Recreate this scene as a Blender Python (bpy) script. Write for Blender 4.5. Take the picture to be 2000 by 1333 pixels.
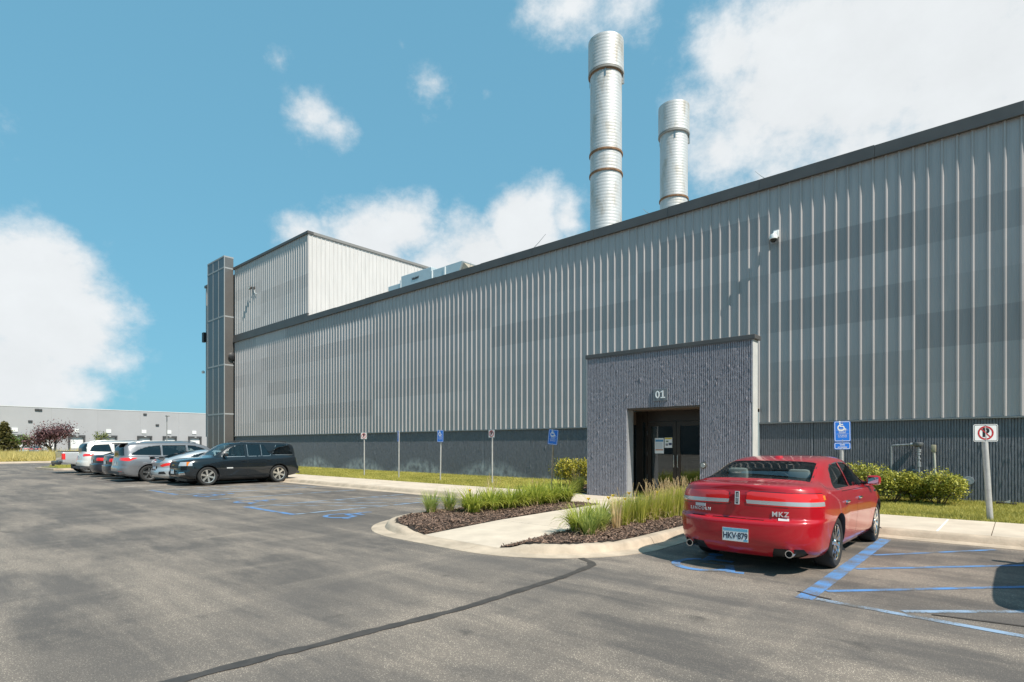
import bpy, bmesh, math, random
import numpy as np
from mathutils import Vector, Matrix
for o in list(bpy.data.objects): bpy.data.objects.remove(o, do_unlink=True)
R = math.radians
scn = bpy.context.scene
COL = scn.collection
# ---------------------------------------------------------------- camera
# world: X runs along the long facade (to the right), Y into the building, origin on the asphalt under the camera
CAMH = 1.6
YAW = math.atan2(990, 1107)
cd = bpy.data.cameras.new('camera'); cam = bpy.data.objects.new('camera', cd); COL.objects.link(cam)
cam.location = (0, 0, CAMH); cam.rotation_euler = (R(90), 0, YAW)
cd.sensor_fit = 'HORIZONTAL'; cd.sensor_width = 36; cd.lens = 36*1107/2000
cd.shift_y = (870-666.5)/2000; cd.clip_start = .05; cd.clip_end = 6000
scn.camera = cam
def pix_dir(px, py):
    f = 1107.; t = (px-1000)/f; u = (870-py)/f
    s, c = math.sin(YAW), math.cos(YAW)
    return Vector((-s+t*c, c+t*s, u))
def on_ground(px, py, z=0):
    d = pix_dir(px, py); k = (z-CAMH)/d.z
    return Vector((d.x*k, d.y*k, z))
def on_y(px, py, Y):
    d = pix_dir(px, py); k = Y/d.y
    return Vector((d.x*k, Y, CAMH+d.z*k))
# ---------------------------------------------------------------- sun and sky
EL, AZ = R(50), R(9)            # sun stands off the right end of the facade, a little in front of it
tosun = Vector((math.cos(EL)*math.cos(AZ), -math.cos(EL)*math.sin(AZ), math.sin(EL)))
sd = bpy.data.lights.new('sun', 'SUN'); sd.energy = 4.2; sd.angle = R(.53); sd.color = (1, .935, .84)
so = bpy.data.objects.new('sun', sd); COL.objects.link(so)
so.rotation_euler = tosun.to_track_quat('Z', 'Y').to_euler()
W = bpy.data.worlds.new('World'); scn.world = W; W.use_nodes = True
def build_world():
    nt = W.node_tree; N = nt.nodes; L = nt.links; N.clear()
    def nd(t, **k):
        n = N.new(t)
        for a, b in k.items(): setattr(n, a, b)
        return n
    def m(op, a, b=None, clamp=False):
        n = nd('ShaderNodeMath', operation=op, use_clamp=clamp)
        for i, v in enumerate((a, b)):
            if v is None: continue
            if isinstance(v, (int, float)): n.inputs[i].default_value = v
            else: L.new(v, n.inputs[i])
        return n.outputs[0]
    out = nd('ShaderNodeOutputWorld'); bg = nd('ShaderNodeBackground')
    sky = nd('ShaderNodeTexSky', sky_type='NISHITA', sun_disc=False, sun_elevation=EL, sun_rotation=R(90)+AZ)
    sky.altitude = 200; sky.air_density = 1.0; sky.dust_density = 1.2; sky.ozone_density = 1.0
    gm = nd('ShaderNodeGamma'); gm.inputs['Gamma'].default_value = .24; L.new(sky.outputs[0], gm.inputs['Color'])      # clear summer air, graded towards cyan as in the photograph
    hs = nd('ShaderNodeVectorMath', operation='MULTIPLY'); hs.inputs[1].default_value = (1.09, 2.47, 3.15); L.new(gm.outputs[0], hs.inputs[0])
    tc = nd('ShaderNodeTexCoord'); nv = nd('ShaderNodeVectorMath', operation='NORMALIZE'); L.new(tc.outputs['Generated'], nv.inputs[0])
    def noise(sc, det, rough, off=(0, 0, 0), sz=1.0):
        mp = nd('ShaderNodeMapping'); mp.inputs['Location'].default_value = off; mp.inputs['Scale'].default_value = (1, 1, sz)
        L.new(nv.outputs[0], mp.inputs[0])
        n = nd('ShaderNodeTexNoise'); n.inputs['Scale'].default_value = sc; n.inputs['Detail'].default_value = det
        n.inputs['Roughness'].default_value = rough; L.new(mp.outputs[0], n.inputs['Vector']); return n.outputs[0]
    # cloud banks: (pixel direction, angular radius, weight)
    banks = [(1900, 150, .24, 1.0), (1720, 130, .23, 1.0), (1560, 160, .19, 1.0), (1480, 200, .15, .9), (1880, 20, .20, 1.), (1400, 290, .09, .8), (1430, 110, .08, .9),
             (720, 478, .10, .95), (790, 445, .075, .9), (1030, 450, .10, 1.), (930, 510, .10, 1.), (590, 468, .06, .75), (1105, 425, .06, .8), (650, 520, .09, .8), (860, 550, .10, .9), (1010, 400, .05, .85),
             (60, 600, .14, 1.0), (120, 660, .10, 1.0), (30, 730, .14, 1.0), (90, 540, .09, 1.0), (30, 520, .08, .9), (170, 560, .05, .7), (180, 660, .045, .85), (60, 790, .1, .9), (200, 800, .06, .45),
             (1120, 5, .08, .62), (1220, 10, .07, .52), (1040, 0, .05, .5),
             (610, 225, .06, .50), (735, 178, .045, .42), (840, 165, .055, .48), (265, 602, .035, .42), (20, 262, .045, .42), (545, 118, .035, .36), (785, 88, .025, .36), (950, 185, .025, .34), (660, 250, .045, .46)]
    acc = None
    for px, py, r, w in banks:
        c = pix_dir(px, py).normalized()
        ds = nd('ShaderNodeVectorMath', operation='DISTANCE'); L.new(nv.outputs[0], ds.inputs[0]); ds.inputs[1].default_value = c
        v = m('MULTIPLY', m('SUBTRACT', 1.0, m('DIVIDE', ds.outputs['Value'], r*1.25), True), w)
        acc = v if acc is None else m('MAXIMUM', acc, v)
    # the same broken cumulus all round the sky
    rest = m('MULTIPLY', m('SUBTRACT', noise(2.6, 2, .5, (3.1, 7.7, 1.3)), .54, True), 3.0)
    ahead = nd('ShaderNodeVectorMath', operation='DOT_PRODUCT'); L.new(nv.outputs[0], ahead.inputs[0]); ahead.inputs[1].default_value = pix_dir(1000, 500).normalized()
    acc = m('MAXIMUM', acc, m('MULTIPLY', rest, m('SUBTRACT', 1.0, m('MULTIPLY', m('SUBTRACT', ahead.outputs['Value'], .45, True), 6.0, True), True)))
    n1 = noise(8.5, 13, .64, (.4, 2.2, 5.1), 1.25); n2 = noise(2.8, 3, .5, (9.4, 1.2, 0.1)); 
    dens = m('ADD', acc, m('MULTIPLY', m('SUBTRACT', n1, .5), 1.35))
    mr = nd('ShaderNodeMapRange', interpolation_type='SMOOTHSTEP'); mr.inputs['From Min'].default_value = .22; mr.inputs['From Max'].default_value = .74
    L.new(dens, mr.inputs['Value'])
    mask = m('MULTIPLY', mr.outputs[0], m('MULTIPLY', acc, 5.0, True))
    sh = nd('ShaderNodeMapRange'); sh.inputs['From Min'].default_value = .3; sh.inputs['From Max'].default_value = 1.2
    sh.inputs['To Min'].default_value = .89; sh.inputs['To Max'].default_value = 1.12
    L.new(m('ADD', m('MULTIPLY', n1, .8), m('MULTIPLY', n2, .5)), sh.inputs['Value'])
    cc = nd('ShaderNodeVectorMath', operation='SCALE'); cc.inputs[0].default_value = (5.7, 5.95, 6.1); L.new(sh.outputs[0], cc.inputs['Scale'])
    mx = nd('ShaderNodeMix', data_type='RGBA'); L.new(mask, mx.inputs['Factor']); L.new(hs.outputs[0], mx.inputs[6]); L.new(cc.outputs[0], mx.inputs[7])
    L.new(mx.outputs[2], bg.inputs['Color']); bg.inputs['Strength'].default_value = .105
    L.new(bg.outputs[0], out.inputs['Surface'])
build_world()
vs = scn.view_settings; vs.view_transform = 'Standard'; vs.look = 'None'; vs.exposure = .5; vs.gamma = 1; vs.use_curve_mapping = False
scn.render.engine = 'CYCLES'; scn.render.resolution_x = 1024; scn.render.resolution_y = 682
scn.cycles.max_bounces = 8; scn.cycles.transparent_max_bounces = 12
# ---------------------------------------------------------------- helpers
MATS = {}
def nodes_of(m):
    nt = m.node_tree; return nt, nt.nodes, nt.links, nt.nodes['Principled BSDF']
def mat(name, col, rough=.6, metal=0., var=.0, vscale=3., bump=0., bscale=40., coat=0., spec=.5, vstretch=(1, 1, 1), col2=None, obj=False, detail=6):
    """principled material with noise-driven colour variation and fine relief"""
    if name in MATS: return MATS[name]
    m = bpy.data.materials.new(name); m.use_nodes = True; nt, N, L, P = nodes_of(m)
    P.inputs['Base Color'].default_value = (*col, 1); P.inputs['Roughness'].default_value = rough; P.inputs['Metallic'].default_value = metal
    P.inputs['Coat Weight'].default_value = coat; P.inputs['Coat Roughness'].default_value = .03; P.inputs['Specular IOR Level'].default_value = spec
    if var > 0 or bump > 0:
        if obj: tc = N.new('ShaderNodeTexCoord').outputs['Object']
        else: tc = N.new('ShaderNodeNewGeometry').outputs['Position']
        mp = N.new('ShaderNodeMapping'); mp.inputs['Scale'].default_value = vstretch; L.new(tc, mp.inputs[0])
    if var > 0:
        n = N.new('ShaderNodeTexNoise'); n.inputs['Scale'].default_value = vscale; n.inputs['Detail'].default_value = detail; n.inputs['Roughness'].default_value = .62
        L.new(mp.outputs[0], n.inputs['Vector'])
        r = N.new('ShaderNodeValToRGB'); c2 = col2 or tuple(c*(1-var) for c in col); c1 = col if col2 else tuple(min(1, c*(1+var)) for c in col)
        r.color_ramp.elements[0].position = .32; r.color_ramp.elements[1].position = .68
        r.color_ramp.elements[0].color = (*c2, 1); r.color_ramp.elements[1].color = (*c1, 1)
        L.new(n.outputs[0], r.inputs[0]); L.new(r.outputs[0], P.inputs['Base Color'])
    if bump > 0:
        n = N.new('ShaderNodeTexNoise'); n.inputs['Scale'].default_value = bscale; n.inputs['Detail'].default_value = 4
        L.new(mp.outputs[0], n.inputs['Vector']); b = N.new('ShaderNodeBump'); b.inputs['Strength'].default_value = bump; b.inputs['Distance'].default_value = .02
        L.new(n.outputs[0], b.inputs['Height']); L.new(b.outputs[0], P.inputs['Normal'])
    MATS[name] = m; return m
def leafmat(name, c1, c2, trans=.35, rough=.55, scale=2.0):
    if name in MATS: return MATS[name]
    m = bpy.data.materials.new(name); m.use_nodes = True; nt, N, L, P = nodes_of(m)
    at = N.new('ShaderNodeAttribute'); at.attribute_name = 'tone'
    r = N.new('ShaderNodeValToRGB'); r.color_ramp.elements[0].color = (*c1, 1); r.color_ramp.elements[1].color = (*c2, 1)
    L.new(at.outputs['Fac'], r.inputs[0]); L.new(r.outputs[0], P.inputs['Base Color']); P.inputs['Roughness'].default_value = rough
    t = N.new('ShaderNodeBsdfTranslucent'); L.new(r.outputs[0], t.inputs['Color']); mx = N.new('ShaderNodeMixShader'); mx.inputs[0].default_value = trans
    L.new(P.outputs[0], mx.inputs[1]); L.new(t.outputs[0], mx.inputs[2]); L.new(mx.outputs[0], N['Material Output'].inputs['Surface'])
    MATS[name] = m; return m
def obj(name, me, parent=None, mats=(), smooth=None):
    o = bpy.data.objects.new(name, me); COL.objects.link(o)
    if mats:
        for mm in (mats if isinstance(mats, (list, tuple)) else [mats]): me.materials.append(mm)
    if smooth is not None:
        me.polygons.foreach_set('use_smooth', [True]*len(me.polygons)); me.set_sharp_from_angle(angle=R(smooth))
    if parent: o.parent = parent
    return o
def tag(o, label, cat, group=None):
    o['label'] = label; o['category'] = cat
    if group: o['group'] = group
    return o
def thing(name, label, cat, loc=(0, 0, 0), rz=0, group=None):
    o = bpy.data.objects.new(name, None); COL.objects.link(o); o.location = loc; o.rotation_euler = (0, 0, rz); o.empty_display_size = .2
    return tag(o, label, cat, group)
def struct(o): o['kind'] = 'structure'; return o
def stuff(o): o['kind'] = 'stuff'; return o
def copy_tree(o, parent=None):
    c = o.copy(); COL.objects.link(c)
    if parent: c.parent = parent
    for ch in list(o.children): copy_tree(ch, c)
    return c
class MB:
    def __init__(s): s.v = []; s.f = []; s.mi = []
    def add(s, vs, fs, mi=0):
        b = len(s.v); s.v += [tuple(q) for q in vs]; s.f += [tuple(b+i for i in q) for q in fs]; s.mi += [mi]*len(fs); return s
    def box(s, a, b, mi=0, bev=0):
        x0, y0, z0 = (min(p, q) for p, q in zip(a, b)); x1, y1, z1 = (max(p, q) for p, q in zip(a, b))
        if bev <= 0:
            return s.add([(x0,y0,z0),(x1,y0,z0),(x1,y1,z0),(x0,y1,z0),(x0,y0,z1),(x1,y0,z1),(x1,y1,z1),(x0,y1,z1)], [(0,3,2,1),(4,5,6,7),(0,1,5,4),(1,2,6,5),(2,3,7,6),(3,0,4,7)], mi)
        bm = bmesh.new(); bmesh.ops.create_cube(bm, size=1)
        bmesh.ops.scale(bm, vec=(x1-x0, y1-y0, z1-z0), verts=bm.verts); bmesh.ops.translate(bm, vec=((x0+x1)/2, (y0+y1)/2, (z0+z1)/2), verts=bm.verts)
        bmesh.ops.bevel(bm, geom=bm.edges[:], offset=bev, segments=2, affect='EDGES', profile=.5)
        bm.verts.index_update(); s.add([v.co[:] for v in bm.verts], [[v.index for v in f.verts] for f in bm.faces], mi); bm.free(); return s
    def tube(s, pts, r, n=8, mi=0, cap=True):
        pts = [Vector(p) for p in pts]; rs = r if isinstance(r, (list, tuple)) else [r]*len(pts); rings = []; up = None
        for i, p in enumerate(pts):
            d = (pts[min(i+1, len(pts)-1)]-pts[max(i-1, 0)]).normalized()
            if up is None: up = Vector((0, 0, 1)) if abs(d.z) < .9 else Vector((1, 0, 0))
            a = d.cross(up).normalized(); b = a.cross(d).normalized(); up = b
            rings.append([p+rs[i]*(a*math.cos(2*math.pi*k/n)+b*math.sin(2*math.pi*k/n)) for k in range(n)])
        vs = [q for rg in rings for q in rg]; fs = []
        for i in range(len(pts)-1):
            for k in range(n): fs.append((i*n+k, i*n+(k+1) % n, (i+1)*n+(k+1) % n, (i+1)*n+k))
        if cap: fs += [tuple(range(n))[::-1], tuple((len(pts)-1)*n+k for k in range(n))]
        return s.add(vs, fs, mi)
    def lathe(s, prof, n=24, axis='z', c=(0, 0, 0), mi=0):
        vs = []; fs = []
        for r, h in prof:
            for k in range(n):
                a = 2*math.pi*k/n; p, q = r*math.cos(a), r*math.sin(a)
                vs.append({'z': (c[0]+p, c[1]+q, c[2]+h), 'x': (c[0]+h, c[1]+p, c[2]+q), 'y': (c[0]+q, c[1]+h, c[2]+p)}[axis])
        for i in range(len(prof)-1):
            for k in range(n): fs.append((i*n+k, i*n+(k+1) % n, (i+1)*n+(k+1) % n, (i+1)*n+k))
        return s.add(vs, fs, mi)
    def prism(s, poly, a, b, axis='y', mi=0):
        f = {'y': lambda p, h: (p[0], h, p[1]), 'x': lambda p, h: (h, p[0], p[1]), 'z': lambda p, h: (p[0], p[1], h)}[axis]
        n = len(poly); return s.add([f(p, a) for p in poly]+[f(p, b) for p in poly], [tuple(range(n)), tuple(range(2*n-1, n-1, -1))]+[(i, n+i, n+(i+1) % n, (i+1) % n) for i in range(n)], mi)
    def mesh(s, name):
        me = bpy.data.meshes.new(name); me.from_pydata(s.v, [], s.f)
        if any(s.mi): me.polygons.foreach_set('material_index', s.mi)
        bm = bmesh.new(); bm.from_mesh(me); bmesh.ops.recalc_face_normals(bm, faces=bm.faces); bm.to_mesh(me); bm.free()
        me.update(); return me
    def build(s, name, mats, parent=None, smooth=None): return obj(name, s.mesh(name), parent, mats, smooth)
def text_mesh(txt, size, depth=.002, bold=0.0, space=1.0):
    c = bpy.data.curves.new('lettering', 'FONT'); c.body = txt; c.size = size; c.extrude = depth/2; c.align_x = 'CENTER'; c.align_y = 'CENTER'; c.offset = bold; c.space_character = space
    c.resolution_u = 3
    t = bpy.data.objects.new('tmp', c); COL.objects.link(t); dg = bpy.context.evaluated_depsgraph_get()
    me = bpy.data.meshes.new_from_object(t.evaluated_get(dg)); bpy.data.objects.remove(t, do_unlink=True); bpy.data.curves.remove(c); me.name = 'lettering'; me.materials.clear(); return me
def interp(pts, x):
    """monotone cubic through (x, value) points"""
    n = len(pts)
    if x <= pts[0][0]: return pts[0][1]
    if x >= pts[-1][0]: return pts[-1][1]
    h = [pts[i+1][0]-pts[i][0] for i in range(n-1)]; d = [(pts[i+1][1]-pts[i][1])/h[i] for i in range(n-1)]
    ms = [d[0]]+[0 if d[i-1]*d[i] <= 0 else 2*d[i-1]*d[i]/(d[i-1]+d[i]) for i in range(1, n-1)]+[d[-1]]
    for i in range(n-1):
        if x <= pts[i+1][0]:
            t = (x-pts[i][0])/h[i]
            return (2*t**3-3*t*t+1)*pts[i][1]+(t**3-2*t*t+t)*h[i]*ms[i]+(-2*t**3+3*t*t)*pts[i+1][1]+(t**3-t*t)*h[i]*ms[i+1]
# ================================================================ SETTING
rnd = random.Random(11); nr = np.random.default_rng(7)
def on_x(px, py, X):
    d = pix_dir(px, py); k = X/d.x
    return Vector((X, d.y*k, CAMH+d.z*k))
def asphalt_mat():
    m = bpy.data.materials.new('asphalt'); m.use_nodes = True; nt, N, L, P = nodes_of(m); MATS['asphalt'] = m
    g = N.new('ShaderNodeNewGeometry').outputs['Position']
    def noise(sc, det, st=(1, 1, 1), rough=.6, rot=0, loc=(0, 0, 0)):
        mp = N.new('ShaderNodeMapping'); mp.inputs['Scale'].default_value = st; mp.inputs['Rotation'].default_value = (0, 0, rot); mp.inputs['Location'].default_value = loc; L.new(g, mp.inputs[0])
        n = N.new('ShaderNodeTexNoise'); n.inputs['Scale'].default_value = sc; n.inputs['Detail'].default_value = det; n.inputs['Roughness'].default_value = rough; L.new(mp.outputs[0], n.inputs['Vector']); return n.outputs[0]
    def mr(v, a, b, c=0, d=1):
        r = N.new('ShaderNodeMapRange'); r.inputs['From Min'].default_value = a; r.inputs['From Max'].default_value = b; r.inputs['To Min'].default_value = c; r.inputs['To Max'].default_value = d; L.new(v, r.inputs['Value']); return r.outputs[0]
    def mm(op, a, b):
        n = N.new('ShaderNodeMath'); n.operation = op
        for i, v in enumerate((a, b)):
            if isinstance(v, (int, float)): n.inputs[i].default_value = v
            else: L.new(v, n.inputs[i])
        return n.outputs[0]
    def mix(f, a, b):
        n = N.new('ShaderNodeMix'); n.data_type = 'RGBA'
        if isinstance(f, (int, float)): n.inputs['Factor'].default_value = f
        else: L.new(f, n.inputs['Factor'])
        for i, v in ((6, a), (7, b)):
            if isinstance(v, tuple): n.inputs[i].default_value = (*v, 1)
            else: L.new(v, n.inputs[i])
        return n.outputs[2]
    wear = mm('MULTIPLY', mr(noise(.8, 8, (.4, 1, 1), .66), .44, .62), mr(noise(.16, 3, (1, 1, 1), .5, 0, (4, 2, 0)), .33, .55))      # rubbed-through sealcoat
    sweep = mr(noise(1.5, 8, (.13, 1, 1), .65, R(6)), .48, .66)                                                                          # tyre sweeps along the aisle
    sweep2 = mr(noise(1.3, 8, (1, .16, 1), .65, R(-14), (3, 8, 0)), .52, .72)
    w = mm('MINIMUM', mm('ADD', wear, mm('ADD', mm('MULTIPLY', sweep, .6), mm('MULTIPLY', sweep2, .5))), 1.0)
    dark = mr(noise(.35, 4, (1, 1, 1), .6, 0, (1, 5, 0)), .3, .72)
    c = mix(dark, (.100, .088, .080), (.150, .130, .115))
    c = mix(mm('MULTIPLY', w, .85), c, (.270, .222, .180))
    vo = N.new('ShaderNodeTexVoronoi'); vo.inputs['Scale'].default_value = 100; L.new(g, vo.inputs['Vector'])
    sp = N.new('ShaderNodeSeparateColor'); L.new(vo.outputs['Color'], sp.inputs[0])
    speck = mm('MULTIPLY', mr(sp.outputs[0], .66, .74), mr(vo.outputs['Distance'], .5, .25))
    c = mix(mm('MULTIPLY', speck, mm('ADD', mm('MULTIPLY', w, .85), .16)), c, (.66, .56, .45))
    pit = mr(noise(95, 3), .36, .5)
    c = mix(mm('MULTIPLY', mm('SUBTRACT', 1.0, pit), .45), c, (.03, .03, .03))
    oil = mm('MULTIPLY', mr(noise(1.7, 3, (1, 1, 1), .5, 0, (9, 1, 0)), .67, .75), .5)
    c = mix(oil, c, (.03, .03, .03))
    L.new(c, P.inputs['Base Color']); P.inputs['Roughness'].default_value = .82; P.inputs['Specular IOR Level'].default_value = .35
    b = N.new('ShaderNodeBump'); b.inputs['Strength'].default_value = .55; b.inputs['Distance'].default_value = .006
    L.new(mm('ADD', noise(120, 3), mm('MULTIPLY', noise(2, 3), .6)), b.inputs['Height']); L.new(b.outputs[0], P.inputs['Normal'])
    return m
def paint_mat(name, col, worn=.5, under=(.14, .134, .126)):
    m = bpy.data.materials.new(name); m.use_nodes = True; nt, N, L, P = nodes_of(m); MATS[name] = m
    g = N.new('ShaderNodeNewGeometry').outputs['Position']
    n1 = N.new('ShaderNodeTexNoise'); n1.inputs['Scale'].default_value = 3.; n1.inputs['Detail'].default_value = 3; L.new(g, n1.inputs['Vector'])
    n2 = N.new('ShaderNodeTexNoise'); n2.inputs['Scale'].default_value = 60.; n2.inputs['Detail'].default_value = 5; n2.inputs['Roughness'].default_value = .75; L.new(g, n2.inputs['Vector'])
    a = N.new('ShaderNodeMath'); a.operation = 'ADD'; L.new(n1.outputs[0], a.inputs[0]); L.new(n2.outputs[0], a.inputs[1])
    r = N.new('ShaderNodeMapRange'); r.inputs['From Min'].default_value = .72+worn*.42; r.inputs['From Max'].default_value = .95+worn*.42; L.new(a.outputs[0], r.inputs['Value'])
    r.inputs['To Min'].default_value = 1.; r.inputs['To Max'].default_value = 0.
    if worn > .6: r.inputs['To Min'].default_value = 0.75
    x = N.new('ShaderNodeMix'); x.data_type = 'RGBA'; x.inputs[6].default_value = (*under, 1); x.inputs[7].default_value = (*col, 1)
    L.new(r.outputs[0], x.inputs['Factor']); L.new(x.outputs[2], P.inputs['Base Color']); P.inputs['Roughness'].default_value = .7
    return m
asphalt_mat()
M_BLUE = paint_mat('blue_paint', (.10, .25, .52), .46); M_BLUEW = paint_mat('worn_blue_paint', (.27, .37, .50), .44, (.14, .128, .115)); M_WHITE = paint_mat('white_paint', (.62, .58, .52), .56)
M_CONC = mat('pale_concrete', (.60, .50, .395), .85, var=.13, vscale=1.6, bump=.15, bscale=60)
M_KERB = mat('kerb_concrete', (.48, .385, .290), .88, var=.24, vscale=2.2, bump=.35, bscale=45)
M_LAWN = mat('lawn_soil', (.17, .18, .045), .9, var=.3, vscale=1.2)
M_MULCHG = mat('mulch_ground', (.030, .021, .016), .95, var=.5, vscale=25, bump=.8, bscale=40)
M_TRIM = mat('dark_trim', (.088, .083, .081), .5, var=.12, vscale=1.5)
M_STEEL = mat('galvanised_steel', (.42, .43, .43), .42, .75, var=.12, vscale=9)
def sheet(name, x0, y0, x1, y1, z, m, parent=None):
    return MB().add([(x0, y0, z), (x1, y0, z), (x1, y1, z), (x0, y1, z)], [(0, 1, 2, 3)]).build(name, m, parent)
struct(sheet('ground', -2500, -2500, 2500, 2500, -.03, mat('far_ground', (.19, .17, .07), .95, var=.3, vscale=.06)))
struct(sheet('asphalt_lot', -68, -120, 60, 13, 0, MATS['asphalt']))
struct(sheet('access_road', -150, 13, -51, 80, -.004, MATS['asphalt']))
# ---- painted markings
def strip2d(mb, pts, w, z, closed=False):
    pts = [Vector((p[0], p[1])) for p in pts]; n = len(pts); l = []; r = []
    for i in range(n):
        a = pts[i-1] if (i > 0 or closed) else pts[i]; b = pts[(i+1) % n] if (i < n-1 or closed) else pts[i]
        d = (b-a).normalized(); q = Vector((-d.y, d.x))*w/2; l.append(pts[i]+q); r.append(pts[i]-q)
    mb.add([(*p, z) for p in l]+[(*p, z) for p in r], [(i, n+i, n+(i+1) % n, (i+1) % n) for i in range(n if closed else n-1)])
def isa(mb, cx, cy, h, z, wt=.085):
    T = lambda x, y: (cx+x*h, cy+(y-.5)*h)
    mb.add([(*T(-.14+.085*math.cos(a*math.pi/8), .92+.085*math.sin(a*math.pi/8)), z) for a in range(16)], [tuple(range(16))])
    strip2d(mb, [T(-.13, .80), T(-.09, .44), T(.20, .44), T(.33, .13), T(.45, .17)], wt*h, z)
    strip2d(mb, [T(-.10, .63), T(.17, .63)], wt*h*.9, z+.0006 if z < .1 else z)
    strip2d(mb, [T(-.02+.29*math.cos(R(a)), .30+.29*math.sin(R(a))) for a in range(118, 352, 12)], wt*h*.9, z+.0012 if z < .1 else z)
def marking(name, label, m, fn):
    mb = MB(); fn(mb); o = mb.build(name, m); tag(o, label, 'marking'); return o
Z = .004
marking('stall_line', 'wide bright blue stall line on the asphalt beside the red sedan', M_BLUE, lambda b: strip2d(b, [(-1.67, 6.42), (-1.69, 11.4)], .17, Z))
marking('stall_end_line', 'worn faint blue line closing the hatched bay beside the red sedan', M_BLUEW, lambda b: strip2d(b, [(-1.57, 6.5), (.2, 6.37), (1.2, 6.3)], .10, Z))
for i, (p, q) in enumerate([((-1.57, 9.64), (-.27, 11.38)), ((-1.57, 8.42), (.6, 10.75)), ((-1.57, 6.92), (.6, 9.2)), ((-.83, 6.56), (.6, 7.85))]):
    marking('hatch_stripe', ['short blue hatch stripe ending at the kerb beside the red sedan', 'blue hatch stripe starting by the rear tyre of the red sedan', 'blue hatch stripe starting near the end of the wide blue stall line', 'patchy blue hatch stripe starting from the worn closing line'][i], M_BLUE if i < 3 else M_BLUEW, lambda b: strip2d(b, [p, q], .085, Z))
marking('accessible_symbol', 'blue painted wheelchair symbol half under the rear of the red sedan', M_BLUE, lambda b: isa(b, -3.12, 7.62, 1.25, Z, .1))
for x, l in ((-19.25, 'worn blue painted wheelchair symbol in the bay nearest the black vehicle'), (-16.2, 'worn blue painted wheelchair symbol in the middle empty bay'), (-11.4, 'blue painted wheelchair symbol in the empty bay beside the planted island')):
    marking('accessible_symbol', l, M_BLUE, lambda b: isa(b, x, 7.25, 1.25, Z, .1))
marking('aisle_line', 'bright blue line closing the hatched aisle near the planted island', M_BLUE, lambda b: strip2d(b, [(-14.95, 6.35), (-12.45, 6.38)], .15, Z))
marking('aisle_line', 'blue line closing the hatched aisle next to the black vehicle', M_BLUE, lambda b: strip2d(b, [(-23.0, 6.45), (-20.2, 6.42)], .15, Z))
for x, l in ((-12.48, 'long faded blue stall line next to the bay beside the planted island'), (-14.9, 'long faded blue stall line left of the aisle near the planted island'), (-17.65, 'long faded blue stall line between the two middle empty bays'), (-20.15, 'long faded blue stall line on the far side of the middle bays')):
    marking('stall_line', l, M_BLUEW, lambda b: strip2d(b, [(x, 6.46), (x, 11.45)], .12, Z))
for x0 in (-14.8, -22.9):
    for k in range(4):
        y = 6.9+1.0*k
        o = marking('hatch_stripe', 'faded blue hatch stripe in the aisle near the planted island' if x0 > -20 else 'faded blue hatch stripe in the aisle next to the black vehicle', M_BLUEW, lambda b: strip2d(b, [(x0, y), (x0+2.2, min(y+1.9, 11.4))], .08, Z))
        o['group'] = 'hatch stripes of the left aisles'
for k in range(9):
    x = -23.05-2.66*k if k else -23.0
    o = marking('stall_line', 'white stall line painted between the parked vehicles in the long row', M_WHITE, lambda b: strip2d(b, [(x, 6.3), (x, 11.45)], .1, Z)); o['group'] = 'white stall lines of the long row'
# ---- sealed cracks
M_SEAL = mat('crack_sealer', (.062, .052, .045), .6, var=.25, vscale=6)
def crack(pts, w, label, seed):
    q = random.Random(seed); P = []
    for a, b in zip(pts[:-1], pts[1:]):
        n = max(2, int((Vector(b)-Vector(a)).length/.12))
        for i in range(n): P.append((a[0]+(b[0]-a[0])*i/n+q.gauss(0, .004), a[1]+(b[1]-a[1])*i/n+q.gauss(0, .004)))
    P.append(pts[-1]); mb = MB(); l = []; r = []
    for i, p in enumerate(P):
        a = Vector(P[max(i-1, 0)]); b = Vector(P[min(i+1, len(P)-1)]); d = (b-a).normalized(); n = Vector((-d.y, d.x)); ww = w*(.5+q.uniform(-.12, .12)); l.append(Vector(p)+n*ww); r.append(Vector(p)-n*ww)
    n = len(P); mb.add([(*p, .006) for p in l]+[(*p, .006) for p in r], [(i, n+i, n+i+1, i+1) for i in range(n-1)])
    tag(mb.build('sealed_crack', M_SEAL), label, 'crack')
crack([(-4.62, 6.62), (-4.36, 6.5), (-4.24, 6.35), (-4.2, 6.15), (-4.12, 5.5), (-4.06, 3.8), (-4.22, 1.9), (-4.3, .6), (-4.35, -2)], .105, 'long tar-sealed crack running from the island kerb across the asphalt', 1)
crack([(-.62, 6.62), (-.2, 6.7), (.3, 6.78), (.8, 6.84)], .035, 'thin tar-sealed crack crossing the worn blue lines', 2)
crack([(-1.8, 6.7), (-1.62, 6.62), (-1.45, 6.58)], .04, 'short dark crack across the end of the wide blue stall line', 3)
crack([(-48, 6.1), (-40, 6.9), (-34, 7.1), (-30, 6.9)], .07, 'tar-sealed crack near the ends of the white stall lines', 4)
# ---- kerb, swept in pieces
def rounded(pts, n=14):
    out = [Vector(pts[0][:2])]
    for a, b, c in zip(pts[:-2], pts[1:-1], pts[2:]):
        A, B, C = Vector(a[:2]), Vector(b[:2]), Vector(c[:2]); r = b[2]; u = (A-B).normalized(); v = (C-B).normalized()
        h = u.angle(v)/2; t = r/math.tan(h); ce = B+(u+v).normalized()*(r/math.sin(h)); p0 = B+u*t; p1 = B+v*t
        a0 = math.atan2(*(p0-ce).yx); a1 = math.atan2(*(p1-ce).yx); da = (a1-a0+math.pi) % (2*math.pi)-math.pi
        out += [ce+Vector((math.cos(a0+da*i/n), math.sin(a0+da*i/n)))*r for i in range(n+1)]
    out.append(Vector(pts[-1][:2])); return out
path = rounded([(-47, 12.05), (-9.75, 12.05, 1.0), (-9.75, 6.42, 1.75), (-4.57, 6.3, 1.7), (-4.57, 12.05, .7), (14, 12.05)])
dense = [path[0]]
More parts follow.
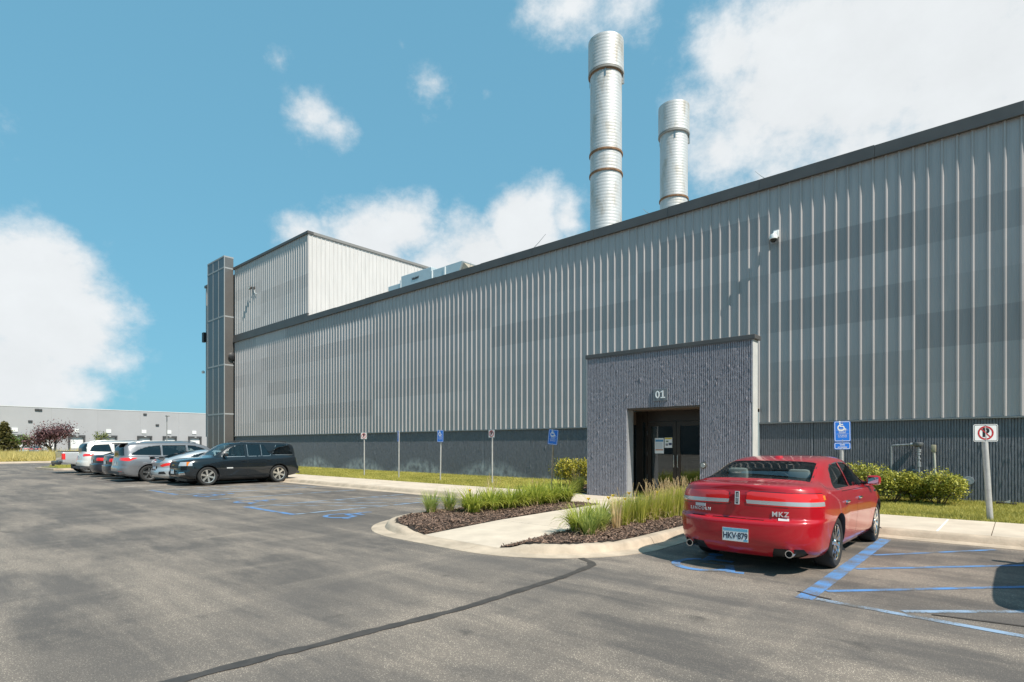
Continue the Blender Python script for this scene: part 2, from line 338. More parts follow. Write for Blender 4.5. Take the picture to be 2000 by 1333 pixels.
for a, b in zip(path[:-1], path[1:]):
    n = max(1, int((b-a).length/.25)); dense += [a+(b-a)*(i+1)/n for i in range(n)]
def kh(p):          # dropped kerb in front of the walk
    if p.y > 8.5: return 1.
    f = min(1, max(0, (abs(p.x+6.865)-.92)/.5)); return max(.12, f*f*(3-2*f))
prof = [(0, .13), (.10, .132), (.145, .122), (.17, .10), (.20, .045), (.215, .022), (.25, .014), (.47, .006), (.47, -.05), (0, -.05)]
kerb = struct(bpy.data.objects.new('kerb', None)); COL.objects.link(kerb)
def kerb_piece(pts, nrm):
    mb = MB(); k = len(prof); vs = []
    for p, n in zip(pts, nrm):
        h = kh(p)
        for d, z in prof: vs.append((p.x+n.x*d, p.y+n.y*d, (z if z < .014 else .014+(z-.014)*h)))
    fs = [(i*k+j, i*k+(j+1) % k, (i+1)*k+(j+1) % k, (i+1)*k+j) for i in range(len(pts)-1) for j in range(k)]
    fs += [tuple(range(k)), tuple((len(pts)-1)*k+j for j in range(k))]
    mb.add(vs, fs).build('kerb_piece', M_KERB, kerb, 40)
nrm = []
for i, p in enumerate(dense):
    d = (dense[min(i+1, len(dense)-1)]-dense[max(i-1, 0)]).normalized(); nrm.append(Vector((d.y, -d.x)))
i = 0; run = 0; st = 0
for i in range(1, len(dense)):
    run += (dense[i]-dense[i-1]).length
    if run > 2.9 or i == len(dense)-1:
        seg = dense[st:i+1]; sn = nrm[st:i+1]
        if len(seg) > 1:
            seg = [q.copy() for q in seg]; seg[-1] = seg[-1]-(seg[-1]-seg[-2]).normalized()*.012; kerb_piece(seg, sn)
        st = i; run = 0
# ---- sidewalk slabs
walk = struct(bpy.data.objects.new('sidewalk', None)); COL.objects.link(walk)
def slab(x0, y0, x1, y1, z0=.128, z1=None, parent=walk, dy=0.):
    z1 = z0 if z1 is None else z1; g = .006
    MB().add([(x0+g, y0, z0), (x1-g, y0+dy, z0), (x1-g, y1, z1), (x0+g, y1, z1), (x0+g, y0, -.05), (x1-g, y0+dy, -.05), (x1-g, y1, -.05), (x0+g, y1, -.05)], [(0,1,2,3),(0,4,5,1),(1,5,6,2),(2,6,7,3),(3,7,4,0)]).build('slab', M_CONC, parent)
x = -47.
while x < 14:
    w = 1.83*1.5
    slab(x, 12.052, x+w, 14.25, .128+rnd.uniform(-.002, .002)); x += w
slab(-9.9, 14.254, -4.5, 14.95, .13)
MB().box((-1.06, 12.06, .1285), (-1.03, 14.1, .1335)).build('joint_filler', mat('joint_white', (.75, .74, .70), .7), walk)
front_walk = struct(bpy.data.objects.new('front_walk', None)); COL.objects.link(front_walk)
slab(-7.78, 6.376, -5.95, 8.3, .029, .10, front_walk, -.042); slab(-7.78, 8.312, -5.95, 10.2, .10, .126, front_walk); slab(-7.78, 10.212, -5.95, 12.045, .126, .128, front_walk)
# ---- planting beds
def in_island(x, y, m=.0):
    for (cx, cy, r, sx, sy) in ((-8.0, 8.17, 1.75, -1, -1), (-6.27, 8.0, 1.7, 1, -1)):
        if (x-cx)*sx > 0 and (y-cy)*sy > 0: return math.hypot(x-cx, y-cy) < r-m
    return -9.75+m < x < -4.57-m and 6.36+m < y < 12.04
def bed_z(u, v):
    zw = .03+.07*min(1, max(0, (v-6.4)/1.9))+.028*min(1, max(0, (v-8.3)/1.9)); f = min(1, max(0, (abs(u+6.865)-.92)/.5)); f = f*f*(3-2*f)
    return zw+.004+(.128-zw)*f+.010*math.sin(u*9)*math.sin(v*7)*f
def bed(x0, x1, name, far):
    vs = {}; mb = MB(); n = 46; idx = {}; st = .09
    P = []
    xs = np.arange(x0, x1+.001, st); ys = np.arange(6.36, far, st)
    for a in xs:
        for b in ys:
            if in_island(a+st/2, b+st/2, -.03):
                q = [(a, b), (min(a+st, x1), b), (min(a+st, x1), b+st), (a, b+st)]
                base = len(mb.v); mb.v += [(u, v, bed_z(u, v)) for u, v in q]; mb.f.append((base, base+1, base+2, base+3)); mb.mi.append(0)
    return struct(mb.build(name, M_MULCHG))
bed(-9.75, -7.79, 'planting_bed', 12.0); bed(-5.94, -4.57, 'planting_bed', 12.03)
struct(sheet('planting_bed', -11.9, 14.26, -9.62, 18.32, .15, M_MULCHG))
# ---- lawns
def lawn(x0, x1): return struct(MB().add([(x0, 14.25, .125), (x1, 14.25, .125), (x1, 18.34, .175), (x0, 18.34, .175)], [(0, 1, 2, 3)]).build('lawn', M_LAWN))
lawn(-45, -11.9); lawn(-4.66, 14)
struct(sheet('vestibule_ground', -9.62, 14.26, -4.66, 18.32, .05, M_CONC))
# far traffic island at the end of the row, and the meadow beyond the road
def raised(name, poly, m, z=.13):
    return struct(MB().prism(poly, -.02, z, 'z').build(name, m))
raised('end_island_kerb', [(-49.2, 7.0), (-45.6, 7.4), (-45.4, 11.4), (-50.2, 11.4)], M_KERB, .12); raised('end_island_lawn', [(-48.9, 7.3), (-45.9, 7.65), (-45.7, 11.2), (-49.9, 11.2)], M_LAWN, .16)
raised('road_kerb', [(-66.6, -60), (-66.0, -60), (-66.0, 12), (-70, 22), (-70.6, 22)], M_CONC, .14)
raised('meadow', [(-148, -60), (-66.5, -60), (-66.5, 12), (-70.5, 22), (-148, 22)], mat('meadow_soil', (.20, .17, .055), .95, var=.35, vscale=.5), .15)
# ================================================================ FACTORY
WY = 18.3; XL, XR = -45.05, 14.0; ZB, ZT = 2.31, 9.51
def siding_mat(name, col):
    m = bpy.data.materials.new(name); m.use_nodes = True; nt, N, L, P = nodes_of(m); MATS[name] = m
    at = N.new('ShaderNodeAttribute'); at.attribute_name = 'band'
    g = N.new('ShaderNodeNewGeometry').outputs['Position']; mp = N.new('ShaderNodeMapping'); mp.inputs['Scale'].default_value = (1, 1, .12); L.new(g, mp.inputs[0])
    n = N.new('ShaderNodeTexNoise'); n.inputs['Scale'].default_value = 5; n.inputs['Detail'].default_value = 6; L.new(mp.outputs[0], n.inputs['Vector'])
    r = N.new('ShaderNodeMapRange'); r.inputs['To Min'].default_value = .84; r.inputs['To Max'].default_value = 1.14; L.new(n.outputs[0], r.inputs['Value'])
    a = N.new('ShaderNodeMath'); a.operation = 'MULTIPLY'; L.new(r.outputs[0], a.inputs[0]); L.new(at.outputs['Fac'], a.inputs[1])
    v = N.new('ShaderNodeVectorMath'); v.operation = 'SCALE'; v.inputs[0].default_value = col; L.new(a.outputs[0], v.inputs['Scale']); L.new(v.outputs[0], P.inputs['Base Color'])
    P.inputs['Roughness'].default_value = .45; P.inputs['Metallic'].default_value = .08
    return m
M_SIDE = siding_mat('grey_siding', (.405, .378, .372)); M_SIDEB = siding_mat('sunlit_siding', (.60, .57, .55)); M_SIDEU = siding_mat('upper_siding', (.46, .44, .43))
RIB = .305
def rib_profile():
    p = [(0, 0), (.045, 0), (.058, -.007), (.075, -.007), (.088, 0), (.140, 0), (.153, -.007), (.170, -.007), (.183, 0), (.222, 0), (.247, -.040), (.278, -.040), (.303, 0)]
    return p
def siding(parent, u0, u1, z0, z1, place, m, band, first=0):
    """vertical ribbed panels, three ribs each; place(u, d, z) -> point, d is depth in front of the wall (negative = outwards)"""
    u = u0; k = first
    while u < u1-.02:
        w = min(3*RIB, u1-u); prof2 = []
        for r in range(3):
            prof2 += [(r*RIB+a, b) for a, b in rib_profile() if r*RIB+a < w]
        prof2.append((w-.003, 0)); nrow = max(1, round((z1-z0)/.9)); zs = [z0+(z1-z0)*i/nrow for i in range(nrow+1)]
        n = len(prof2); vs = [place(u+a, b, z) for z in zs for a, b in prof2]; fs = []; tone = []
        for i in range(nrow):
            for j in range(n-1): fs.append((i*n+j, i*n+j+1, (i+1)*n+j+1, (i+1)*n+j)); tone.append(band(u, i))
        me = bpy.data.meshes.new('siding_panel'); me.from_pydata(vs, [], fs)
        at = me.attributes.new('band', 'FLOAT', 'FACE'); at.data.foreach_set('value', tone)
        obj('siding_panel', me, parent, m); u += 3*RIB; k += 1
fac = thing('factory_building', 'long grey ribbed-metal factory building with dark block base and roof trim', 'building', (0, 0, 0))
bands = {}
def mainband(u, row):
    if u > -2.3: return {2: .80, 5: .90, 3: .97, 1: .98}.get(row, 1.05)
    if u > -6.5: return {5: .81, 3: .86, 1: .93, 0: .98}.get(row, 1.06)
    if u > -10.2: return {6: .86, 3: .97, 4: .93, 1: 1.0}.get(row, 1.04)
    key = (row, int((u+200+row*1.7)/ (3.7+1.3*((row*7) % 4))))
    if key not in bands: bands[key] = rnd.choice([1.06, 1.06, 1.0, 1.0, .94, .89, 1.14 if u < -30 else 1.02])
    return bands[key]
siding(fac, XL, XR, ZB, ZT+.1, lambda u, d, z: (u, WY+d, z), M_SIDE, mainband)
MB().box((XL, WY+.05, ZB), (XR, 55, ZT+.15)).build('wall_core', mat('core_grey', (.2, .21, .22), .8), fac)
MB().box((XL-.03, WY-.042, ZB-.045), (XR, WY+.06, ZB-.004)).build('base_flashing', mat('flashing_grey', (.22, .23, .235), .5), fac)
def fin_wall(name, x0, x1, z0, z1, y, pitch, parent, m, jit=.005, dz=.075, depth=.022, seed=3, holes=None):
    """split-fin block: vertical ribs with broken faces"""
    q = np.random.default_rng(seed); nx = int((x1-x0)/pitch); offs = [0, .24, .32, .92]; ds = [1, 1, 0, 0]; xs = []; dd = []
    for i in range(nx):
        for o_, d_ in zip(offs, ds): xs.append(x0+(i+o_)*pitch); dd.append(d_)
    xs.append(x1); dd.append(1); xs = np.array(xs); dd = np.array(dd, float); nz = max(2, int((z1-z0)/dz)); zs = np.linspace(z0, z1, nz+1)
    X, Zz = np.meshgrid(xs, zs); Y = y+dd[None, :]*depth+(q.normal(0, jit*.10, X.shape)+(q.uniform(0, 1, X.shape) < .06)*q.normal(0, jit, X.shape))*(1-dd[None, :]*.6)
    X2 = X+q.normal(0, .0035, X.shape); X2[:, 0] = x0; X2[:, -1] = x1
    V = np.stack([X2, Y, Zz], -1).reshape(-1, 3); n = len(xs); F = []
    for i in range(nz):
        for j in range(n-1): F.append((i*n+j, i*n+j+1, (i+1)*n+j+1, (i+1)*n+j))
    me = bpy.data.meshes.new(name); me.from_pydata(V.tolist(), [], F); return obj(name, me, parent, m)
def fin_mat(name, c1, c2):
    m = mat(name, c1, .72, var=.3, vscale=9, col2=c2, bump=.5, bscale=110)
    if name == 'painted_fin_block':        # pale mineral fans left on the paint by the lawn sprinklers
        nt, N, L, P = nodes_of(m); g = N.new('ShaderNodeNewGeometry').outputs['Position']; s = N.new('ShaderNodeSeparateXYZ'); L.new(g, s.inputs[0])
        def mm(op, a, b=None, cl=False):
            n = N.new('ShaderNodeMath'); n.operation = op; n.use_clamp = cl
            for i, v in enumerate((a, b)):
                if v is None: continue
                if isinstance(v, (int, float)): n.inputs[i].default_value = v
                else: L.new(v, n.inputs[i])
            return n.outputs[0]
        x, z = s.outputs['X'], s.outputs['Z']; fan = mm('ABSOLUTE', mm('SINE', mm('MULTIPLY', x, .62))); top = mm('ADD', mm('MULTIPLY', fan, .75), .25)
        nz = N.new('ShaderNodeTexNoise'); nz.inputs['Scale'].default_value = 3.5; nz.inputs['Detail'].default_value = 7; L.new(g, nz.inputs['Vector'])
        f = mm('MULTIPLY', mm('MULTIPLY', mm('SUBTRACT', top, z), 2.6, True), mm('MULTIPLY', mm('SUBTRACT', nz.outputs[0], .33), 3.2, True)); f = mm('MULTIPLY', f, mm('MULTIPLY', mm('SUBTRACT', -12.5, x), .4, True))
        src = P.inputs['Base Color'].links[0].from_socket; mx = N.new('ShaderNodeMix'); mx.data_type = 'RGBA'; L.new(mm('MULTIPLY', f, .8), mx.inputs['Factor']); L.new(src, mx.inputs[6]); mx.inputs[7].default_value = (.46, .50, .52, 1); L.new(mx.outputs[2], P.inputs['Base Color'])
    return m
M_FIN = fin_mat('painted_fin_block', (.192, .200, .226), (.148, .156, .176)); M_FINP = fin_mat('portal_fin_block', (.315, .305, .345), (.245, .238, .270))
for a, b in ((XL, -33), (-33, -24.6), (-24.6, -18.1), (-18.1, -9), (-9, -4.5), (-4.5, 1.5), (1.5, XR)):
    fin_wall('base_wall', a+.006, b-.006, .02, ZB-.03, WY+.02, .058, fac, M_FIN, seed=int(a+60), dz=.11)
MB().box((XL, WY+.075, -.05), (XR, 55, ZB-.002)).build('base_core', mat('base_core', (.07, .08, .095), .8), fac)
# roof trim in lengths
x = XL-.6
while x < XR:
    w = 3.05; e = .012 if int(x/3.05) % 3 else 0
    MB().box((x+.004, WY-.10-e*.3, ZT), (min(x+w, XR)-.004, WY+.35, ZT+.31+e)).build('roof_trim', M_TRIM, fac)
    MB().box((x+.004, WY-.125, ZT-.02), (min(x+w, XR)-.004, WY-.02, ZT-.003)).build('drip_edge', M_TRIM, fac); x += w
MB().box((XL+.2, WY+.352, ZT+.05), (XR, 55, ZT+.16)).build('roof_deck', mat('roof_membrane', (.35, .35, .34), .8, var=.1), fac)
# ---- taller block behind the left end
UX0, UX1, UZ0, UZ1, UY1 = XL, -33.8, 10.05, 15.1, 28.1
up = thing('upper_block', 'tall pale ribbed-metal block rising above the left end of the roof', 'building')
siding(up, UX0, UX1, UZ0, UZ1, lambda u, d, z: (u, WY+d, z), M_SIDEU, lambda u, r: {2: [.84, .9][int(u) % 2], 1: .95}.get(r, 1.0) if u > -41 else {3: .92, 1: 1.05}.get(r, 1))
siding(up, WY+.02, UY1, ZT+.33, UZ1, lambda u, d, z: (UX1-d, u, z), M_SIDEB, lambda u, r: 1.0)  # side facing the sun: sunlight put into a paler siding colour
MB().box((UX0, WY+.06, ZT+.2), (UX1-.06, UY1-.05, UZ1+.02)).build('wall_core', MATS['core_grey'], up)
MB().box((UX1-.05, WY-.02, UZ0-.02), (UX1+.03, WY+.05, UZ1)).build('corner_trim', mat('corner_pale', (.5, .47, .45), .5), up)
for a, b in ((UX0-.1, -39.4), (-39.4, UX1+.1)):
    MB().box((a+.004, WY-.1, UZ1), (b-.004, WY+.3, UZ1+.17)).build('roof_trim', M_TRIM, up)
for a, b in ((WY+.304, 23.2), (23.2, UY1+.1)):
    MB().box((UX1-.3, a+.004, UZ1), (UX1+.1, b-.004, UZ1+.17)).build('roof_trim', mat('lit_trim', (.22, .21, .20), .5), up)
MB().box((UX0, WY-.06, ZT+.325), (UX1-.02, WY+.05, UZ0-.004)).build('sill_flashing', M_TRIM, up)
# ---- lower wing beyond the screen tower
wing = thing('corner_wing', 'narrow grey metal wing of the factory behind the dark screen tower', 'building')
siding(wing, -50.8, -48.0, 2.3, 14.75, lambda u, d, z: (u, WY+d, z), M_SIDE, lambda u, r: .9)
MB().box((-50.75, WY+.06, -.05), (-45.06, 40, 14.8)).build('wall_core', MATS['base_core'], wing)
MB().box((-50.9, WY-.08, 14.751), (-47.9, WY+.3, 14.95)).build('roof_trim', M_TRIM, wing)
MB().box((-50.95, WY-.25, 10.2), (-50.55, WY-.045, 11.0)).build('vent_box', mat('near_black', (.02, .02, .022), .5), wing)
MB().lathe([(.001, 0), (.1, 0), (.13, .08), (.1, .2), (.001, .24)], 12, 'z', (-50.75, WY-.22, 7.6)).build('wall_lamp', mat('lamp_white', (.75, .75, .74), .4), wing, 40)
# ---- screen tower
tw = thing('screen_tower', 'tall dark perforated-metal screen tower at the left end of the factory', 'tower')
def mesh_mat(name, c):
    m = bpy.data.materials.new(name); m.use_nodes = True; nt, N, L, P = nodes_of(m)
    g = N.new('ShaderNodeNewGeometry').outputs['Position']; n = N.new('ShaderNodeTexNoise'); n.inputs['Scale'].default_value = .5; n.inputs['Detail'].default_value = 4; L.new(g, n.inputs['Vector'])
    r = N.new('ShaderNodeValToRGB'); r.color_ramp.elements[0].color = (*[a*.8 for a in c], 1); r.color_ramp.elements[1].color = (*[a*1.2 for a in c], 1); L.new(n.outputs[0], r.inputs[0]); L.new(r.outputs[0], P.inputs['Base Color'])
    P.inputs['Roughness'].default_value = .38; P.inputs['Metallic'].default_value = .6; MATS[name] = m; return m
M_PERF = mesh_mat('perforated_metal', (.125, .118, .122)); M_PERFS = mesh_mat('perforated_metal_sunlit', (.20, .185, .175)); M_FRAME = mat('tower_frame', (.30, .31, .315), .5)
TX0, TX1, TY = -48.3, -45.1, 17.55; zr = [.2, 4.0, 7.75, 11.45, 15.15, 16.0]
for i in range(5):
    for j in range(3):
        a = TX0+(TX1-TX0)*j/3; b = TX0+(TX1-TX0)*(j+1)/3
        MB().box((a+.045, TY, zr[i]+.06), (b-.045, TY+.03, zr[i+1]-.06)).build('screen_panel', M_PERF, tw)
    MB().box((TX1-.03, TY+.05, zr[i]+.06), (TX1-.002, WY-.06, zr[i+1]-.06)).build('screen_panel', M_PERFS, tw)  # side panels take a lighter copy, sunlight mixed into the metal colour
for j in range(4):
    a = TX0+(TX1-TX0)*j/3; MB().box((a-.04, TY-.012, .2), (a+.04, TY+.04, 16.02)).build('mullion', M_FRAME, tw)
for z in zr[1:]:
    MB().box((TX0-.04, TY-.018, z-.055), (TX1+.004, TY+.05, z+.055)).build('rail', M_FRAME, tw); MB().box((TX1-.04, TY+.052, z-.055), (TX1+.006, WY-.05, z+.055)).build('rail', M_FRAME, tw)
MB().box((TX0+.03, TY+.08, 0), (TX1-.05, WY-.05, 15.95)).build('tower_core', mat('tower_core', (.05, .055, .06), .7), tw)
# oval solid and arm added for a shadow-like dark smear
p = on_x(452.5, 698, TX1)
sp = thing('oval_smear', 'black oval solid standing for a shadow-like smear on the side of the screen tower', 'dark oval', (TX1, p.y, p.z))
MB().lathe([(.001, .0), (.2, .0), (.27, .08), (.30, .16), (.24, .2), (.001, .22)], 18, 'x', (.02, 0, .05)).build('oval_body', MATS['near_black'], sp, 40)
MB().tube([(0, .1, -.2), (.12, .12, -.45), (.06, .2, -.55)], .03).build('bracket', MATS['near_black'], sp, 40)
# floodlight on the upper block
p = on_y(495, 566, WY)
fl = thing('floodlight', 'twin-head floodlight with bent white conduit on the upper metal block', 'floodlight', (p.x, WY, p.z)); fl.scale = (.75, .45, .75)
MB().box((-.32, -.62, .0), (.12, -.30, .22), bev=.03).build('lamp_head', mat('lamp_bronze', (.06, .05, .045), .4), fl, 40)
MB().box((-.27, -.63, .03), (.07, -.618, .19)).build('lens', mat('lamp_lens', (.6, .58, .5), .1), fl)
MB().box((.2, -.16, -.06), (.45, -.045, .22), bev=.02).build('junction_box', MATS['lamp_bronze'], fl, 40)
MB().tube([(.1, -.4, .1), (.3, -.2, .08)], .04).build('arm', MATS['lamp_bronze'], fl, 40)
MB().tube([(.3, -.12, -.05), (.38, -.14, -.32), (.6, -.12, -.52), (.85, -.06, -.55)], .035).build('conduit', MATS['lamp_white'], fl, 40)
# dome camera on the facade
p = on_y(1516, 466, WY)
dc = thing('security_camera', 'white dome security camera on the ribbed metal wall', 'camera', (p.x, WY, p.z))
MB().box((-.06, -.10, .0), (.10, -.04, .22), bev=.012).build('wall_mount', MATS['lamp_white'], dc, 40)
MB().tube([(.02, -.09, .14), (.0, -.14, .15), (-.03, -.17, .08)], .035).build('arm', MATS['lamp_white'], dc, 40)
MB().lathe([(.001, .10), (.09, .08), (.115, .02), (.118, -.06), (.10, -.07)], 18, 'z', (-.03, -.17, 0)).build('housing', MATS['lamp_white'], dc, 40)
MB().lathe([(.10, -.071), (.085, -.12), (.05, -.155), (.001, -.165)], 18, 'z', (-.03, -.17, 0)).build('dome', mat('smoked_dome', (.02, .02, .022), .08), dc, 40)
# lightning rods along the roof edge
for i, (px, py, tx, ty) in enumerate(((1497, 352, 1475, 334), (1270, 418, 1256, 406), (1040, 488, 1066, 456), (917, 521, 920, 508))):
    a = on_y(px, py, WY+.1); b = on_y(tx, ty, WY+.1)
    lr = thing('lightning_rod', ['thin lightning rod on the roof edge above the security camera', 'thin lightning rod on the roof edge in front of the shorter stack', 'long thin lightning rod on the roof edge between stack and rooftop unit', 'thin lightning rod at the end of the rooftop unit'][i], 'lightning rod', (a.x, WY+.1, ZT+.315))
    MB().box((-.1, -.08, 0), (.1, .08, .05), bev=.012).build('foot', M_TRIM, lr); d = b-a
    MB().tube([(0, 0, .04), (d.x*.5, 0, max(.12, d.z*.5)), (d.x, 0, max(.3, d.z))], [.012, .010, .006], 6).build('rod', M_STEEL, lr)
# ---- exhaust stacks
def stack_mat(name, c):
    m = bpy.data.materials.new(name); m.use_nodes = True; nt, N, L, P = nodes_of(m); MATS[name] = m
    tc = N.new('ShaderNodeTexCoord'); mp = N.new('ShaderNodeMapping'); mp.inputs['Scale'].default_value = (1, 1, .35); L.new(tc.outputs['Object'], mp.inputs[0])
    n = N.new('ShaderNodeTexNoise'); n.inputs['Scale'].default_value = 1.6; n.inputs['Detail'].default_value = 7; n.inputs['Roughness'].default_value = .7; L.new(mp.outputs[0], n.inputs['Vector'])
    r = N.new('ShaderNodeValToRGB'); r.color_ramp.elements[0].position = .36; r.color_ramp.elements[0].color = (.42, .385, .34, 1); r.color_ramp.elements[1].position = .52; r.color_ramp.elements[1].color = (*c, 1)
    L.new(n.outputs[0], r.inputs[0]); L.new(r.outputs[0], P.inputs['Base Color']); P.inputs['Metallic'].default_value = .3; P.inputs['Roughness'].default_value = .55
    return m
M_STACK = stack_mat('stack_aluminium', (.55, .545, .54)); M_RUST = mat('rusty_band', (.20, .105, .05), .8, var=.5, vscale=6, obj=True)
def corr(r, z0, z1, pitch=.17, a=.0035):
    p = []; z = z0
    while z < z1: p += [(r, z), (r, z+pitch*.72), (r-a, z+pitch*.80), (r-a, z+pitch*.92)]; z += pitch
    return p+[(r, z1)]
def stack(x, y, top, r, rings, label):
    s = thing('exhaust_stack', label, 'chimney', (x, y, 9.6))
    T = top-9.6; hood = 1.62
    MB().lathe(corr(r, 0, T-hood-.05), 40).build('shaft', M_STACK, s, 35)
    MB().lathe(corr(r*1.12, T-hood, T)+[(r*1.08, T), (r*1.08, T-hood), (r*1.12, T-hood)], 40).build('hood', M_STACK, s, 35)
    MB().lathe([(r*.97, T-hood-.5), (r*.97, T-.3)], 32).build('throat', mat('throat_grey', (.16, .155, .15), .7), s, 35)  # plain dark grey inside the hood gap
    for z in rings:
        z -= 9.6; MB().lathe([(r, z-.05), (r+.055, z-.05), (r+.06, z), (r+.055, z+.05), (r, z+.05)], 40).build('band', M_RUST, s, 35)
    MB().lathe([(r*1.0, T-hood-.14), (r*1.13, T-hood-.12), (r*1.13, T-hood-.03), (r, T-hood-.02)], 40).build('hood_rim', mat('rim_grey', (.25, .24, .22), .6), s, 35)
    for k in range(4):
        a = k*math.pi/2+.5; MB().box((r*.98*math.cos(a)-.04, r*.98*math.sin(a)-.04, T-hood-.6), (r*1.09*math.cos(a)+.04, r*1.09*math.sin(a)+.04, T-hood+.1)).build('hood_strap', M_STEEL, s)
    return s
D1, D2 = 30.4, 35.0
def zat(py, d): return CAMH+d*(870-py)/1107
p1 = pix_dir(1183.5, 0)*D1; p2 = pix_dir(1316, 0)*D2
stack(p1.x, p1.y, zat(88, D1), .84, (zat(152, D1), zat(305, D1), zat(345, D1)), 'taller corrugated silver exhaust stack with three rusty bands')
stack(p2.x, p2.y, zat(214, D2), .83, (zat(262, D2), zat(393, D2)), 'shorter corrugated silver exhaust stack with two rusty bands')
# ---- rooftop air handler
ah = thing('rooftop_unit', 'pale blue-grey sheet-metal air handling unit on the factory roof', 'air handler', (0, 0, 0))
AY = 20.0; M_AH = mat('unit_metal', (.52, .58, .60), .4, .3, var=.05, vscale=2)
def ahx(px): return on_y(px, 540, AY).x
MB().box((ahx(758), AY, ZT+.1), (ahx(782), AY+2, 10.92), bev=.03).build('end_section', M_AH, ah)
MB().box((ahx(784), AY-.02, ZT+.1), (ahx(843), AY+2.2, 11.28), bev=.03).build('fan_section', M_AH, ah)
MB().box((ahx(844.5), AY, ZT+.1), (ahx(868), AY+2.2, 11.08), bev=.03).build('coil_section', M_AH, ah)
xa, xb = ahx(869.5), ahx(903)
MB().add([(xa, AY, ZT+.1), (xb-.45, AY, ZT+.1), (xb-.45, AY, 10.25), (xb, AY, 11.08), (xa, AY, 11.08)]+[(xa, AY+2.2, ZT+.1), (xb-.45, AY+2.2, ZT+.1), (xb-.45, AY+2.2, 10.25), (xb, AY+2.2, 11.08), (xa, AY+2.2, 11.08)], [(0,1,2,3,4),(5,9,8,7,6),(0,5,6,1),(1,6,7,2),(2,7,8,3),(3,8,9,4),(4,9,5,0)]).build('intake_hood', M_AH, ah)
MB().add([(xb-.43, AY+.1, 10.2), (xb+.02, AY+.1, 11.0), (xb+.75, AY+.1, 10.3), (xb-.43, AY+2.1, 10.2), (xb+.02, AY+2.1, 11.0), (xb+.75, AY+2.1, 10.3)], [(0,1,2),(3,5,4),(1,4,5,2),(0,2,5,3)]).build('hood_flap', mat('flap_tan', (.36, .31, .24), .6), ah)
for px in (783, 844, 869):
    MB().box((ahx(px)-.05, AY-.035, ZT+.1), (ahx(px)+.05, AY+.0, 11.05)).build('seam_cover', mat('seam_white', (.75, .77, .77), .4), ah)
lt = text_mesh('VALENT', .17, .01, .006); o = obj('lettering', lt, ah, mat('black_print', (.02, .02, .022), .5)); o.rotation_euler = (R(90), 0, 0); o.location = ((ahx(806)+ahx(818))/2, AY-.032, 10.92)
# ================================================================ ENTRANCE PORTAL
PY = 14.02; PT = .34; PX0, PX1, OX0, OX1, OZ, PZ = -9.55, -4.78, -8.21, -6.10, 2.63, 4.16
pt = thing('entrance_portal', 'dark grey ribbed-block entrance portal wall numbered 01 with recessed glass doors', 'entrance')
fin_wall('left_pier', PX0, OX0, .1, OZ, PY, .053, pt, M_FINP, .0075, .05, .030, 21); fin_wall('right_pier', OX1, PX1, .1, OZ, PY, .053, pt, M_FINP, .0075, .05, .030, 22); fin_wall('lintel', PX0, PX1, OZ+.001, PZ, PY, .053, pt, M_FINP, .0075, .05, .030, 23)
M_SMOOTH = mat('smooth_grey_render', (.27, .275, .285), .75, var=.08, vscale=4, bump=.1)
M_PALE = mat('sunlit_render', (.50, .49, .47), .75, var=.08, vscale=3)
core = MB()
for a, b, z0, z1 in ((PX0, OX0, .05, PZ), (OX1, PX1, .05, PZ), (OX0, OX1, OZ, PZ)): core.box((a+(.012 if a == PX0 else 0), PY+.036, z0), (b-(.012 if b == PX1 else 0), PY+PT, z1))
core.build('wall_core', M_SMOOTH, pt)
MB().box((PX1-.011, PY+.006, .05), (PX1+.012, PY+PT+.004, PZ)).build('end_face', M_PALE, pt); MB().box((PX0-.004, PY+.004, .05), (PX0+.011, PY+PT+.004, PZ)).build('end_face', M_SMOOTH, pt)  # right end gets a brighter render, sunshine painted into it
MB().box((PX0-.05, PY-.022, PZ+.002), (PX1+.07, PY+PT+.06, PZ+.11), bev=.01).build('coping', M_TRIM, pt)
MB().box((PX0-.03, PY-.020, PZ-.02), (PX1+.05, PY-.012, PZ+.001)).build('drip_edge', M_TRIM, pt)
M_BRONZE = mat('bronze_frame', (.040, .031, .025), .4, .4, var=.1); M_BROWN = mat('brown_soffit', (.10, .07, .05), .6)
MB().box((OX0, PY+.03, OZ-.045), (OX1, PY+.95, OZ-.004)).build('soffit', M_BROWN, pt)
MB().box((OX0-.008, PY+.012, .1), (OX0+.006, PY+PT+.01, OZ-.05)).build('jamb', M_SMOOTH, pt)
def glass_mat(name, tint, refl=.12):
    m = bpy.data.materials.new(name); m.use_nodes = True; nt, N, L, P = nodes_of(m); N.remove(P)
    t = N.new('ShaderNodeBsdfTransparent'); t.inputs[0].default_value = (*tint, 1); g = N.new('ShaderNodeBsdfGlossy'); g.inputs['Roughness'].default_value = .015
    lw = N.new('ShaderNodeLayerWeight'); lw.inputs['Blend'].default_value = .22; r = N.new('ShaderNodeMapRange'); r.inputs['To Min'].default_value = refl; r.inputs['To Max'].default_value = 1; L.new(lw.outputs['Fresnel'], r.inputs['Value'])
    x = N.new('ShaderNodeMixShader'); L.new(r.outputs[0], x.inputs[0]); L.new(t.outputs[0], x.inputs[1]); L.new(g.outputs[0], x.inputs[2]); L.new(x.outputs[0], N['Material Output'].inputs['Surface']); MATS[name] = m; return m
M_DGLASS = glass_mat('door_glass', (.55, .6, .6), .13)
DY = 14.95
def dx(px): return on_y(px, 870, DY).x
